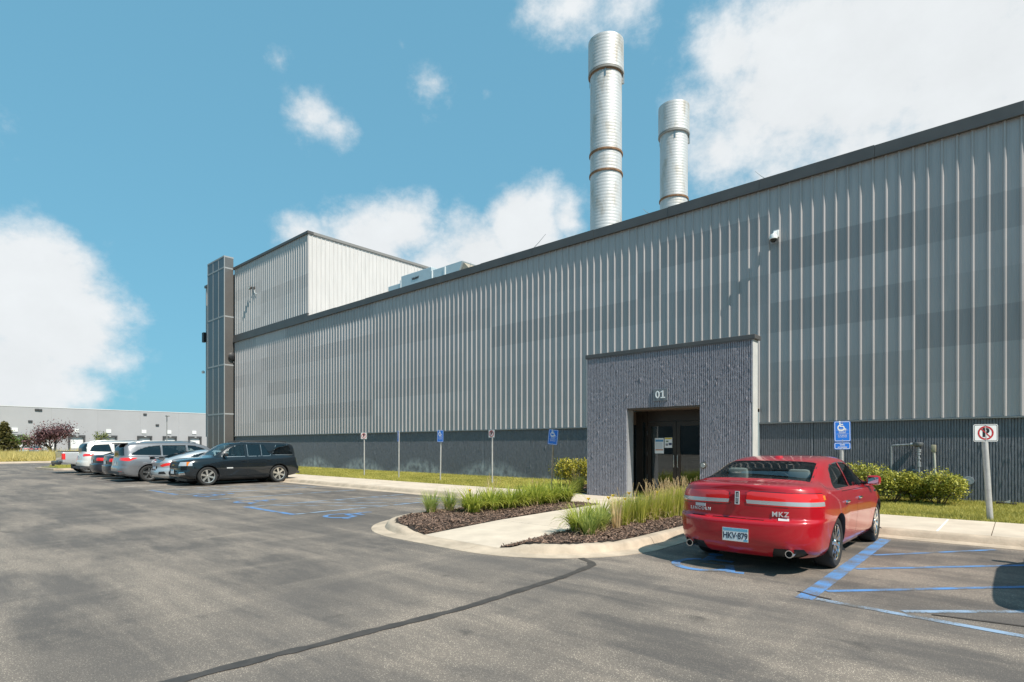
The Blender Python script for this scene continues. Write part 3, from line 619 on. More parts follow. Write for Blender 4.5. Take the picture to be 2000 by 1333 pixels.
# side return glazing
MB().box((-8.47, PY+PT+.01, .13), (-8.42, PY+PT+.06, OZ-.05)).build('side_frame', M_BRONZE, pt)
MB().box((-8.455, PY+PT+.06, .2), (-8.44, DY, 2.2)).build('side_glass', M_DGLASS, pt); MB().box((-8.47, PY+PT+.06, 2.2), (-8.42, DY, OZ-.05)).build('side_transom', M_BROWN, pt)
def vert(a, b, name='frame_post', z1=OZ-.05, y0=DY-.04, y1=DY+.08): MB().box((dx(a), y0, .13), (dx(b), y1, z1)).build(name, M_BRONZE, pt)
vert(1244, 1256); vert(1262, 1265.5); MB().box((dx(1256), DY+.01, .15), (dx(1262), DY+.02, 2.28)).build('side_light', M_DGLASS, pt)
MB().box((dx(1256), DY-.03, 2.28), (-5.9, DY+.07, OZ-.05)).build('door_head', M_BRONZE, pt)
xm = dx(1322); dw = xm-dx(1266)
for s in (-1, 1):
    d = bpy.data.objects.new('door', None); COL.objects.link(d); d.parent = pt; d.location = (xm, DY, 0)
    a, b = (-dw, -.006) if s < 0 else (.006, dw)
    MB().box((a, -.03, .15), (a+.10, .025, 2.27)).build('stile', M_BRONZE, d); MB().box((b-.10, -.03, .15), (b, .025, 2.27)).build('stile', M_BRONZE, d)
    MB().box((a+.1, -.03, .15), (b-.1, .025, .38)).build('bottom_rail', M_BRONZE, d); MB().box((a+.1, -.03, 2.14), (b-.1, .025, 2.27)).build('top_rail', M_BRONZE, d)
    MB().box((a+.1, -.006, .38), (b-.1, .004, 2.14)).build('glass', M_DGLASS, d)
    hx = b-.05 if s < 0 else a+.05
    MB().tube([(hx, -.03, .98), (hx, -.085, .98), (hx, -.085, 1.32), (hx, -.03, 1.32)], .014).build('pull_handle', mat('brushed_steel', (.75, .75, .74), .25, 1.), d, 40)
    if s < 0:
        for z in (.7, 1.35, 1.95): MB().box((a-.022, -.045, z-.06), (a-.002, -.028, z+.06)).build('hinge', MATS['brushed_steel'], d)
vert(1366+24, 1366+34)
# dim lobby behind the glass
LB = mat('lobby_wall', (.22, .27, .29), .8)
MB().box((-8.6, DY+.09, .05), (-8.5, WY, OZ+.1)).box((-6.12, DY+.6, .05), (-6.02, WY-.1, OZ+.1)).box((-8.6, WY-.1, .05), (-6.02, WY-.002, OZ+.1)).build('lobby_walls', LB, pt)
MB().box((-8.6, PY+PT, OZ), (-6.02, WY-.002, OZ+.12)).build('lobby_roof', mat('lobby_ceiling', (.30, .28, .22), .8), pt); MB().box((-8.5, DY+.09, .05), (-6.12, WY-.1, .135)).build('lobby_floor', LB, pt)
MB().box((-7.6, 16.6, .13), (-6.5, 17.1, 1.1)).build('lobby_counter', mat('lobby_counter', (.10, .075, .05), .5), pt)
# number plaque
nb = thing('number_plaque', 'small grey plaque with white numerals 01 above the entrance doors', 'sign', (on_y(1290, 771, PY).x, PY-.012, on_y(1290, 771, PY).z))
MB().box((-.21, -.012, -.17), (.21, .012, .15), bev=.003).build('plate', mat('plaque_grey', (.17, .18, .195), .5), nb)
M_WL = mat('white_letter', (.85, .85, .84), .4); n_ = 24
MB().add([(-.075+a*math.cos(2*math.pi*k/n_), y_, .0+b*math.sin(2*math.pi*k/n_)) for y_ in (-.02, -.012) for a, b in ((.062, .10), (.030, .068)) for k in range(n_)], [(k, (k+1) % n_, n_+(k+1) % n_, n_+k) for k in range(n_)]+[(k, 2*n_+k, 2*n_+(k+1) % n_, (k+1) % n_) for k in range(n_)]+[(n_+k, n_+(k+1) % n_, 3*n_+(k+1) % n_, 3*n_+k) for k in range(n_)]).build('numeral_zero', M_WL, nb)
MB().prism([(.062, -.10), (.094, -.10), (.094, .10), (.066, .10), (.018, .072), (.018, .045), (.062, .065)], -.02, -.012).box((.018, -.0205, -.10), (.142, -.0121, -.072)).build('numeral_one', M_WL, nb)
# notices taped to the glass
def notice(px0, px1, py0, py1, label, cols):
    a = on_y(px0, py1, DY-.012); b = on_y(px1, py0, DY-.012); t = thing('paper_notice', label, 'notice', (a.x, DY-.014, a.z)); w, h = b.x-a.x, b.z-a.z
    MB().box((0, -.001, 0), (w, .001, h)).build('paper', mat('paper_white', (.78, .78, .77), .7), t)
    for i, (x0, x1, z0, z1, c) in enumerate(cols): MB().box((x0*w, -.0026-.0004*i, z0*h), (x1*w, -.0012, z1*h)).build('print', mat('print_%d%d%d' % tuple(int(q*99) for q in c), c, .7), t)
ln = [(.1, .85, .3+.06*k, .325+.06*k, (.45, .5, .55)) for k in range(7)]
notice(1279, 1296.5, 856, 886, 'white paper notice with blue heading and orange strip on the glass door', [(.06, .94, .76, .9, (.10, .28, .48)), (.08, .92, .2, .27, (.55, .20, .09))]+ln)
notice(1298, 1313, 855, 875, 'yellow-topped paper notice with dark picture on the glass door', [(.05, .95, .84, .98, (.70, .50, .06)), (.55, .95, .25, .48, (.05, .06, .12)), (.15, .45, .2, .42, (.2, .2, .22)), (.2, .5, .55, .7, (.15, .22, .16))])
# door push button
p = on_y(1374, 909.5, PY)
pb = thing('push_plate', 'round metal door-opener button on the right portal pier', 'button', (p.x, PY-.01, p.z))
MB().lathe([(.001, -.05), (.055, -.05), (.062, -.04), (.062, .02)], 20, 'y').build('button', M_STEEL, pb, 40); MB().lathe([(.062, -.025), (.082, -.02), (.085, .02)], 20, 'y').build('collar', mat('collar_dark', (.08, .075, .06), .5), pb, 40)
# ================================================================ WALL FITTINGS
gp = thing('gas_pipe', 'grey gas pipe with regulator and valve on the dark block wall', 'pipe', (0, 0, 0)); M_PIPE = mat('pipe_paint', (.36, .37, .38), .45, .4, var=.3, vscale=14)
q = lambda px, py, d=.12: tuple(on_y(px, py, WY-d))
MB().tube([q(1741, 960), q(1741, 873), q(1743, 870.5), q(1786, 868)], .022, 8).build('pipe', M_PIPE, gp, 40)
MB().tube([q(1778, 868.5), q(1786, 868)], .045, 8).build('union', M_PIPE, gp, 40)
MB().lathe([(.001, .07), (.11, .06), (.12, .02), (.10, -.03), (.04, -.06)], 16, 'z', q(1793, 869)).build('regulator', mat('regulator_grey', (.15, .155, .16), .5, .3), gp, 40)
MB().tube([q(1794, 872), q(1795, 923)], .026, 8).build('riser', M_PIPE, gp, 40)
for y0, y1, r in ((878, 884, .05), (886, 889, .04), (895, 898, .045), (902, 912, .045)): MB().tube([q(1794.4, y0), q(1794.8, y1)], r, 8).build('valve_body', M_PIPE, gp, 40)
MB().tube([q(1795, 919), q(1782, 918.5)], .016, 6).build('lever', M_PIPE, gp, 40); MB().tube([q(1795, 879), q(1800, 879)], .014, 6).build('lever', M_PIPE, gp, 40)
cp = thing('conduit_post', 'cream conduit standing against the dark block wall behind the shrubs', 'conduit', (0, 0, 0)); M_CREAM = mat('conduit_cream', (.50, .48, .41), .6, var=.1)
MB().tube([q(1827, 958, .1), q(1825.5, 900, .1), q(1824, 880, .1)], .026, 8).build('conduit', M_CREAM, cp, 40)
a = Vector(q(1823.5, 876, .1)); MB().box(a-Vector((.05, .05, .1)), a+Vector((.05, .05, .09)), bev=.015).build('cap_box', mat('cap_tan', (.36, .32, .22), .6), cp, 40)
p = on_y(1890.5, 939, WY)
ov = thing('access_cover', 'pale oval access cover on the dark block wall', 'cover', (p.x, WY-.01, p.z))
MB().add([(.125*math.cos(k*math.pi/14), y, .105*math.sin(k*math.pi/14)) for y in (-.03, .03) for k in range(28)], [tuple(range(27, -1, -1))]+[(k, (k+1) % 28, 28+(k+1) % 28, 28+k) for k in range(28)]).build('cover_plate', mat('cover_pale', (.33, .35, .37), .5, var=.2, vscale=20), ov, 30)
MB().box((-.05, -.042, -.02), (.05, -.031, .02), bev=.004).build('boss', MATS['cover_pale'], ov)
p = on_y(1964, 983, WY-.35)
gl = thing('ground_floodlight', 'low black ground floodlight in the grass at the wall foot', 'floodlight', (p.x, WY-.35, .15))
MB().prism([(-.2, 0), (.22, 0), (.2, .07), (-.17, .09)], -.12, .12).build('housing', MATS['near_black'], gl); MB().add([(-.02, -.1, .09), (.09, -.1, .14), (.09, .1, .14), (-.02, .1, .09), (.08, -.1, .08), (.08, .1, .08)], [(0,1,2,3),(1,4,5,2),(0,4,1),(3,2,5),(0,3,5,4)]).build('lens', mat('lens_pale', (.55, .55, .5), .2), gl)
# ================================================================ FAR WAREHOUSE
FX = -150.
wh = thing('far_warehouse', 'long pale grey warehouse with loading docks across the road', 'building')
M_WH = mat('pale_wall', (.37, .366, .372), .8, var=.04, vscale=.2)
y = -40.
while y < 150:
    zt = 9.35; MB().box((FX-.3, y+.006, -.1), (FX, y+7.994, zt)).build('wall_panel', M_WH, wh); y += 8
MB().box((FX-60, -40, -.1), (FX-.31, 152, 9.2)).build('wall_core', M_WH, wh); MB().box((FX-.4, -40, 9.352), (FX+.06, 152, 9.5)).build('coping', mat('coping_pale', (.6, .6, .6), .6), wh)
M_DOCK = mat('dock_seal', (.06, .062, .065), .8); M_DW = mat('dock_door_white', (.72, .72, .70), .6); 
for px in (149.5, 213, 282, 331, 380, 92, 30):
    c = on_x(px, 860, FX).y; 
    g_ = bpy.data.objects.new('dock_door', None); COL.objects.link(g_); g_.parent = wh; g_.location = (FX, c, 0)
    MB().box((0, -1.45, 1.0), (.5, -1.12, 3.35)).build('seal', M_DOCK, g_); MB().box((0, 1.12, 1.0), (.5, 1.45, 3.35)).build('seal', M_DOCK, g_); MB().box((0, -1.45, 3.352), (.55, 1.45, 3.75)).build('head_seal', M_DOCK, g_)
    MB().box((.01, -1.11, .9), (.08, 1.11, 3.34)).build('leaf', M_DW, g_); MB().box((0, -.55, 4.3), (.15, .35, 5.1)).build('number_board', M_DW, g_); MB().box((.56, -.2, 3.5), (.7, .2, 3.62)).build('lamp', M_DW, g_)
for px, py in ((72, 800.5), (78, 801), (59, 823), (283, 809.5), (307, 830.5)):
    c = on_x(px, py, FX); MB().box((FX+.002, c.y-.35, c.z-.18), (FX+.3, c.y+.35, c.z+.18), bev=.08).build('wall_light', M_DOCK, wh)
# block added behind the camera, unseen, to darken the reflection in the entrance glass
ob = thing('added_reflection_block', 'dark blue-grey block added unseen behind the camera to darken the entrance glass reflection', 'building')
M_OB = mat('reflection_block_dark', (.10, .105, .11), .7, var=.15, vscale=.4)
for k in range(16): MB().box((-70+k*6+.03, -62.3, -.05), (-64+k*6-.03, -62, 9+.0)).build('wall_panel', M_OB, ob)
MB().box((-70, -90, -.05), (26, -62.31, 8.9)).build('wall_core', M_OB, ob); MB().box((-70.1, -62.4, 9.002), (26.1, -61.9, 9.3)).build('roof_trim', M_TRIM, ob)
lp = pix_dir(326, 870)*88; lp.z = 0
pl = thing('street_lamp', 'tall slim grey lamp post in front of the far warehouse', 'lamp post', lp)
MB().tube([(0, 0, 0), (0, 0, 6.1)], [.09, .06], 10).build('pole', mat('lamp_pole', (.25, .25, .24), .5), pl, 40); MB().box((-.15, -.2, 6.05), (.75, .2, 6.2), bev=.04).build('lamp_head', MATS['lamp_pole'], pl); MB().lathe([(.001, .35), (.22, .35), (.24, 0)], 12).build('footing', M_CONC, pl)
# ================================================================ VEHICLES
from mathutils.bvhtree import BVHTree
def paint(name, col, metal=.35, rough=.32, flake=True):
    m = mat(name, col, rough, metal, coat=1.0, spec=.25); return m
M_TYRE = mat('tyre_rubber', (.022, .022, .022), .8); M_DARKP = mat('black_plastic', (.018, .018, .019), .5); M_CHROME = mat('chrome', (.82, .82, .82), .08, 1.); M_ALLOY = mat('alloy', (.55, .55, .54), .25, .9)
M_REDL = mat('red_lens', (.80, .022, .020), .12, coat=1.); M_CLEAR = mat('clear_lens', (.62, .60, .60), .2, .45, coat=1.); M_AMBER = mat('amber_lens', (.75, .22, .02), .15, coat=1.)
M_CABIN = mat('cabin_trim', (.045, .045, .048), .8); M_CABINB = mat('cabin_beige', (.30, .27, .22), .8)
M_CGLASS = glass_mat('car_glass', (.72, .80, .78), .08); M_TINT = glass_mat('tinted_glass', (.10, .12, .13), .10)
M_GAP = mat('panel_gap', (.008, .008, .008), .9)
CAB = [(1, 0), (.972, .03), (.945, .085), (.922, .18), (.895, .33), (.86, .5), (.825, .65), (.79, .79), (.745, .895), (.66, .958), (.5, .985), (.25, .997), (0, 1.)]
HOOD = [(1, 0), (.99, .14), (.975, .28), (.95, .44), (.91, .58), (.86, .69), (.8, .77), (.73, .84), (.65, .89), (.55, .93), (.4, .965), (.2, .99), (0, 1.)]
TL = [0, .04, .09, .15, .22, .3, .38, .46, .51, .54, .555, .57, .585, .61, .65, .70, .76, .82, .88, .93, .97, 1.]
def clip(bm, faces, poly, axis, inset=0.):
    """cut the given faces along a convex outline seen along one axis; returns the faces inside"""
    ix = {'x': (1, 2), 'y': (0, 2), 'z': (0, 1)}[axis]; S = set(f for f in faces if f.is_valid)
    c = Vector((sum(p[0] for p in poly)/len(poly), sum(p[1] for p in poly)/len(poly)))
    for i in range(len(poly)):
        a, b = Vector(poly[i]), Vector(poly[(i+1) % len(poly)]); d = (b-a).normalized(); n = Vector((d.y, -d.x))
        if n.dot(c-a) > 0: n = -n
        a = a-n*inset; co = Vector((0, 0, 0)); no = Vector((0, 0, 0)); co[ix[0]], co[ix[1]] = a; no[ix[0]], no[ix[1]] = n
        g = list(S)+list({e for f in S for e in f.edges})+list({v for f in S for v in f.verts})
        if not S: break
        r = bmesh.ops.bisect_plane(bm, geom=g, plane_co=co, plane_no=no, dist=1e-5)
        S = {f for f in r['geom'] if isinstance(f, bmesh.types.BMFace) and f.is_valid and (f.calc_center_median()-co).dot(no) < 0}
    return S
NREF = {}
def ref_normals(me, off=0.):
    """shade a cut-out panel with the normals of the uncut shell so that the cuts leave no dents"""
    bvh, vn, vc, fv = NREF['bvh'], NREF['n'], NREF['c'], NREF['f']; out = []
    for v in me.vertices:
        h = bvh.find_nearest(v.co)
        if h[2] is None: out.append((0, 0, 1)); continue
        n = Vector((0, 0, 0))
        for i in fv[h[2]]: n += vn[i]/((vc[i]-h[0]).length_squared+1e-7)
        out.append(n.normalized())
    me.polygons.foreach_set('use_smooth', [True]*len(me.polygons)); me.normals_split_custom_set_from_vertices(out)
def take(bm, S, name, m, parent, off=0., smooth=50, thick=0., keep=False):
    """lift faces out of the shell as a part of their own"""
    S = [f for f in S if f.is_valid]
    if not S: return None
    if name == 'shut_line':              # one object for each unbroken run of gap
        left = set(S); runs = []
        while left:
            st = [left.pop()]; run = []
            while st:
                f = st.pop(); run.append(f)
                for e in f.edges:
                    for g in e.link_faces:
                        if g in left: left.remove(g); st.append(g)
            runs.append(run)
        runs = [r_ for r_ in runs if sum(f.calc_area() for f in r_) > .0025]
        if not runs: return None
        if len(runs) == 1: S = runs[0]
        if len(runs) > 1:
            for r_ in runs: take(bm, r_, name, m, parent, off)
            return None
    vm = {}; vs = []; fs = []
    for f in S:
        for v in f.verts:
            if v not in vm: vm[v] = len(vs); vs.append(tuple(v.co+v.normal*off))
        fs.append([vm[v] for v in f.verts])
    if not keep: bmesh.ops.delete(bm, geom=S, context='FACES')
    me = bpy.data.meshes.new(name); me.from_pydata(vs, [], fs); me.update(); ref_normals(me); return obj(name, me, parent, m)
def shell(s):
    L2 = s['L']/2; Wd = s['W']/2; bm = bmesh.new(); Lr, Lf, nr_, nf_ = s.get('Lr', .5), s.get('Lf', .85), s.get('nr', 3.2), s.get('nf', 2.6)
    Nr, Nm, Nf = 14, 56, 14
    def ring(t):
        yr = -L2+interp(s['rear'], t); yf = L2-interp(s['front'], t); w = Wd*interp(s['side'], t); P = []
        for k in range(Nr):
            th = k/Nr*math.pi/2; P.append((w*math.sin(th)**(2/nr_), yr+Lr*(1-math.cos(th)**(2/nr_))))
        a, b = yr+Lr, yf-Lf
        for k in range(Nm+1): P.append((w, a+(b-a)*k/Nm))
        for k in range(1, Nf+1):
            th = math.pi/2*(1-k/Nf); P.append((w*math.sin(th)**(2/nf_) if k < Nf else 0., yf-Lf*(1-math.cos(th)**(2/nf_))))
        q = []
        for x, y in P:
            pl = interp(s.get('plan', [(-3, .97), (-1.2, 1), (1., 1), (3, .96)]), y)
            fl = 0.
            for wy in (s['ra'], s['fa']):          # wheel-arch flare
                dd = abs(y-wy); fl += s.get('flare', .018)*max(0, 1-(dd/.62)**2)*max(0, 1-abs(t-.55)/.5)
            q.append((x*pl+(fl if x > .5 else 0), y))
        return q
    rings = [ring(t) for t in TL]; n = len(rings[0])
    grid = {}
    for j, t in enumerate(TL):
        for i, (x, y) in enumerate(rings[j]):
            z = interp(s['zb'], y)+t*(interp(s['zs'], y)-interp(s['zb'], y)); grid[(1, i, j)] = bm.verts.new((x, y, z)); grid[(-1, i, j)] = bm.verts.new((-x, y, z))
    for sd_ in (1, -1):
        for i in range(n-1):
            for j in range(len(TL)-1):
                q = [grid[(sd_, i, j)], grid[(sd_, i+1, j)], grid[(sd_, i+1, j+1)], grid[(sd_, i, j+1)]]
                bm.faces.new(q if sd_ > 0 else q[::-1])
    top = rings[-1]; M = len(CAB); arcs = []
    for i, (x, y) in enumerate(top):
        zs = interp(s['zs'], y); H = interp(s['zc'], y)-zs; k = min(1, max(0, (H-.07)/.16)); k = k*k*(3-2*k); row = []
        tm = s.get('tumble', 0.)
        prof = [(HOOD[m][0]*(1-k)+(CAB[m][0]*(1-tm*CAB[m][1]))*k, HOOD[m][1]*(1-k)+CAB[m][1]*k) for m in range(M)]
        row.append(grid[(1, i, len(TL)-1)])
        for m in range(1, M): row.append(bm.verts.new((x*prof[m][0], y, zs+H*prof[m][1])))
        for m in range(M-2, 0, -1): row.append(bm.verts.new((-x*prof[m][0], y, zs+H*prof[m][1])))
        row.append(grid[(-1, i, len(TL)-1)]); arcs.append(row)
    for a, b in zip(arcs[:-1], arcs[1:]):
        for m in range(len(a)-1): bm.faces.new((a[m], b[m], b[m+1], a[m+1]))
    bmesh.ops.remove_doubles(bm, verts=bm.verts, dist=2e-4); bmesh.ops.dissolve_degenerate(bm, edges=bm.edges, dist=1e-4)
    bmesh.ops.recalc_face_normals(bm, faces=bm.faces)
    if sum(f.normal.z*f.calc_area() for f in bm.faces if f.calc_center_median().z > 1) < 0: bmesh.ops.reverse_faces(bm, faces=bm.faces)
    bm.normal_update(); return bm
def wheel(parent, x, y, r, w, side, spokes, m=None, dish=.0, style='single'):
    g = bpy.data.objects.new('wheel', None); COL.objects.link(g); g.parent = parent; g.location = (x, y, r); o = side
    k = r*.70
    MB().lathe([(k*.98, -w*.42), (k*1.06, -w*.5), (r*.90, -w*.52), (r*.97, -w*.45), (r, -w*.33), (r, w*.33), (r*.97, w*.45), (r*.90, w*.52), (k*1.06, w*.5), (k*.98, w*.42)], 36, 'x').build('tyre', M_TYRE, g, 40)
    rim = MB().lathe([(k*.9, -w*.45), (k*.9, o*w*.3), (k*.93, o*w*.44), (k*1.0, o*w*.46), (k*1.0, o*w*.40)], 36, 'x').build('rim', m or M_ALLOY, g, 40)
    sp = MB(); xo = o*w*(.40-dish); xi = o*w*.22
    def bar(a, r0, r1, w0, w1):
        c, s_ = math.cos(a), math.sin(a); v = []
        for X in (xi, xo):
            for rr, ww in ((r0, w0), (r1, w1)):
                for q in (-1, 1): v.append((X+(o*.012 if rr == r1 and X == xo else 0), rr*c-q*ww*s_, rr*s_+q*ww*c))
        sp.add(v, [(0,1,3,2),(4,6,7,5),(0,2,6,4),(1,5,7,3),(0,4,5,1),(2,3,7,6)])
    for i in range(spokes):
        a = 2*math.pi*i/spokes+.3
        if style == 'double':
            for da in (-.13, .13): bar(a+da*.6, k*.18, k*.92, .018, .017)
        else: bar(a, k*.16, k*.92, k*.11, k*(.16 if spokes <= 6 else .08))
    sp.build('spokes', m or M_ALLOY, g); MB().lathe([(.001, xo+o*.012), (k*.16, xo+o*.010), (k*.2, xo-o*.004), (k*.2, xi)], 18, 'x').build('hub_cap', m or M_ALLOY, g, 40)
    MB().lathe([(.001, o*w*.12), (k*.9, o*w*.10)], 24, 'x').build('brake_disc', mat('brake_shade', (.06, .06, .06), .5, .6), g)
    return g
def symm(p): return [(-a, b) for a, b in p]
def car(name, label, cat, s, loc, rz, group):
    """s: the vehicle's dimensions, section curves, glass outlines and fittings"""
    T = thing(name, label, cat, loc, rz, group); bm = shell(s); pm = s['paint']; L2 = s['L']/2; Wd = s['W']/2; r = s['r']
    bm.verts.index_update(); bvh = BVHTree.FromBMesh(bm); NREF.update(bvh=bvh, n=[v.normal.copy() for v in bm.verts], c=[v.co.copy() for v in bm.verts], f=[[v.index for v in f.verts] for f in bm.faces])
    def side_x(y, z, sg=1):
        h = bvh.ray_cast(Vector((3*sg, y, z)), Vector((-sg, 0, 0))); return h[0].x if h[0] else Wd*sg
    def rear_y(x, z, sg=-1):
        h = bvh.ray_cast(Vector((x, 5*sg, z)), Vector((0, -sg, 0))); return (h[0].y, h[1]) if h[0] else (L2*sg, Vector((0, sg, 0)))
    def sel(fn): return [f for f in bm.faces if fn(f.calc_center_median(), f.normal)]
    # wheel arches
    ar = r+s.get('gap', .055)
    for wy in (s['ra'], s['fa']):
        for sg in (1, -1):
            poly = [(wy+ar*math.cos(R(a)), r+ar*math.sin(R(a))) for a in range(-30, 211, 12)]
            S = clip(bm, sel(lambda c, n: c.x*sg > Wd*.55 and abs(c.y-wy) < ar+.25 and c.z < r+ar+.3), poly, 'x'); bmesh.ops.delete(bm, geom=list(S), context='FACES')
            lip = MB(); P = [(side_x(wy+ar*math.cos(R(a)), r+ar*math.sin(R(a)), sg), wy+ar*math.cos(R(a)), r+ar*math.sin(R(a))) for a in range(-24, 205, 12)]
            lip.add([(x+sg*.004, y, z) for x, y, z in P]+[(x-sg*.06, wy+(y-wy)*.965, r+(z-r)*.965) for x, y, z in P]+[(x-sg*.40, wy+(y-wy)*.965, r+(z-r)*.965) for x, y, z in P], [(i, i+1, len(P)+i+1, len(P)+i) for i in range(len(P)-1)]+[(len(P)+i, len(P)+i+1, 2*len(P)+i+1, 2*len(P)+i) for i in range(len(P)-1)])
            lo = lip.build('wheel_arch', [M_DARKP], T, 60)
    # glass
    for sg in (1, -1):
        for poly, tint in s['glass']:
            S = clip(bm, sel(lambda c, n: c.x*sg > .3 and abs(n.x) > .35 and c.z > s['belt']-.12), poly, 'x')
            I = clip(bm, S, poly, 'x', s.get('trimw', .018)); take(bm, I, 'window', M_TINT if tint else M_CGLASS, T, -.006)
            take(bm, [f for f in S if f.is_valid and f not in I], 'window_trim', s.get('trim', M_DARKP), T, .002, thick=.02)
    for nm, key in (('windscreen', 'ws'), ('rear_window', 'bl')):
        if key not in s: continue
        poly, ax, tint = s[key]
        if ax == 'z': cand = sel(lambda c, n: n.z > .12 and c.z > s['belt']-.05 and min(p[1] for p in poly)-.2 < c.y < max(p[1] for p in poly)+.2)
        else: cand = sel(lambda c, n: c.y < -L2+.75 and n.y < -.15)
        S = clip(bm, cand, poly, ax); I = clip(bm, S, poly, ax, .02); take(bm, I, nm, M_TINT if tint else M_CGLASS, T, -.004); take(bm, [f for f in S if f.is_valid and f not in I], 'window_seal', M_DARKP, T, -.001, thick=.02)
    for poly in s.get('lamp_edge', []):
        for sg in (1, -1):
            pp = poly if sg > 0 else symm(poly); S = clip(bm, sel(lambda c, n: c.y < -L2+.62 and n.y < .25 and n.z < .9), pp, 'y'); S = clip(bm, S, [(-L2+.52, -1), (-L2+.52, 3), (-L2-1, 3), (-L2-1, -1)], 'x'); I = clip(bm, S, pp, 'y', .012); take(bm, [f for f in S if f.is_valid and f not in I], 'lamp_bezel', s['bezel'], T, .002)
    # lamps, grilles and other inlays: (name, outline, axis, end, material, y-limit, mirrored, proud)
    for nm, poly, end, m, ylim, mir, off in s.get('inlay', []):
        for sg in ((1, -1) if mir else (1,)):
            pp = poly if sg > 0 else symm(poly)
            S = clip(bm, sel(lambda c, n: (c.y*end > L2-ylim-.15) and n.y*end > -.25 and n.z < .9), pp, 'y')
            zt, zb_ = max(p[1] for p in poly), min(p[1] for p in poly); tp = nm == 'tail_lamp' and ylim > .6
            S = clip(bm, S, [(end*(L2-ylim), zt-.03), (end*(L2-ylim), zt+.1), (end*(L2+1), zt+.1), (end*(L2+1), zb_-.1), (end*(L2-ylim*.45), zb_-.005)] if tp else [(end*(L2-ylim), -1), (end*(L2-ylim), 3), (end*(L2+1), 3), (end*(L2+1), -1)], 'x'); take(bm, S, nm, m, T, off, thick=.012 if off > 0 else 0)
    # shut lines: lift each panel out, leave the gap dark
    for nm, poly, ax, flt in s.get('panels', []):
        for sg in ((1, -1) if ax == 'x' else (1,)):
            if ax == 'x': cand = sel(lambda c, n: c.x*sg > Wd*.5 and c.z < s['belt']+.06)
            else: cand = sel(flt)
            S = clip(bm, cand, poly, ax); I = clip(bm, S, poly, ax, .009)
            p = take(bm, I, nm, pm, T, .0005, 40, .015)
            take(bm, [f for f in S if f.is_valid and f not in I], 'shut_line', M_GAP, T, -.006)
            if nm == 'door' and p and 'handles' in s:
                ys = [q[0] for q in poly]; hy = max(ys)*0+min(ys)+.17 if True else 0; hz = s['handles']; hx = side_x(hy, hz, sg)
                MB().box((hx-.01*sg, hy-.09, hz-.017), (hx+.035*sg, hy+.09, hz+.017), bev=.012).build('handle', s.get('handlem', pm), p, 40)
    # lower cladding
    if 'clad' in s:
        S = clip(bm, sel(lambda c, n: c.z < s['clad']+.15), [(-9, -1), (9, -1), (9, s['clad']), (-9, s['clad'])], 'y'); take(bm, S, 'lower_cladding', s.get('cladm', M_DARKP), T, .004, thick=.02)
    me = bpy.data.meshes.new('body'); bm.to_mesh(me)
    lm = bpy.data.meshes.new('cabin_lining'); bm.normal_update(); bm.verts.index_update(); lm.from_pydata([tuple(v.co-v.normal*.02) for v in bm.verts], [], [[v.index for v in f.verts][::-1] for f in bm.faces]); bm.free()
    ref_normals(me); obj('body', me, T, pm); obj('cabin_lining', lm, T, M_CABIN)
    MB().box((-Wd+.32, -L2+.75, s.get('ub', .19)), (Wd-.32, L2-.3, s.get('ub', .19)+.15)).build('underbody', M_DARKP, T)
    for wy in (s['ra'], s['fa']): MB().box((-Wd+.2, wy-.07, r-.07), (Wd-.2, wy+.07, r+.07)).build('axle', M_DARKP, T)
    # cabin
    cm = s.get('cabin', M_CABIN); y0, y1, zf = s['cab']; zc = s['belt']
    MB().box((-Wd+.12, y0-.3, .36), (Wd-.12, y1+.2, .46)).build('floor', M_CABIN, T); MB().box((-Wd+.16, y1-.25, .46), (Wd-.16, y1+.12, zc-.03), bev=.08).build('dashboard', M_CABIN, T, 40)
    MB().box((-Wd+.22, max(y0-.45, -L2+.3), .46), (Wd-.22, y0-.02 if y0-.45 > -L2+.3 else -L2+.75, zc-.08), bev=.04).build('parcel_shelf', cm, T, 40)
    def seat(x, y, w, bench=False):
        g = bpy.data.objects.new('seat', None); COL.objects.link(g); g.parent = T; g.location = (x, y, .46)
        MB().box((-w/2, -.22, .0), (w/2, .28, .20), bev=.06).build('cushion', cm, g, 40); MB().add(*_slab(w, .34, .13, zc-.36)).build('seatback', cm, g, 40)
        for hx in ((0,) if not bench else (-w*.33, w*.33)): MB().box((hx-.14, -.50, zc-.37), (hx+.14, -.39, zc-.17), bev=.045).build('headrest', cm, g, 40)
    def _slab(w, y, t, h):
        bmx = bmesh.new(); bmesh.ops.create_cube(bmx, size=1); bmesh.ops.scale(bmx, vec=(w, t, h), verts=bmx.verts)
        for v in bmx.verts: v.co.y -= (v.co.z/h+.5)*.22; v.co.x *= 1-.12*(v.co.z/h+.5)
        bmesh.ops.translate(bmx, vec=(0, -y+.12, h/2+.02), verts=bmx.verts); bmesh.ops.bevel(bmx, geom=bmx.edges[:], offset=.05, segments=3, affect='EDGES'); bmx.verts.index_update()
        d = ([v.co[:] for v in bmx.verts], [[v.index for v in f.verts] for f in bmx.faces]); bmx.free(); return d
    for x in (-.38, .38): seat(x, y1-.85, .5)
    seat(0, y1-1.75, 1.25, True)
    if y1-y0 > 3.2: seat(0, y1-2.6, 1.2, True)
    g = MB(); g.tube([(-.38+.185*math.cos(k*math.pi/8), y1-.42+.05*math.sin(k*math.pi/8), zc-.02+.18*math.sin(k*math.pi/8)) for k in range(17)], .016, 6, cap=False); g.tube([(-.55, y1-.42, zc-.02), (-.21, y1-.42, zc-.02)], .02, 6); g.build('steering_wheel', M_DARKP, T, 40)
    # wheels
    for wy in (s['ra'], s['fa']):
        for sg in (1, -1): wheel(T, sg*(Wd-s.get('tw', .235)/2-.028), wy, r, s.get('tw', .235), sg, s.get('spokes', 9), s.get('rimm'), s.get('dish', .0), s.get('style', 'single'))
    # mirrors
    my, mz = s['mirror']
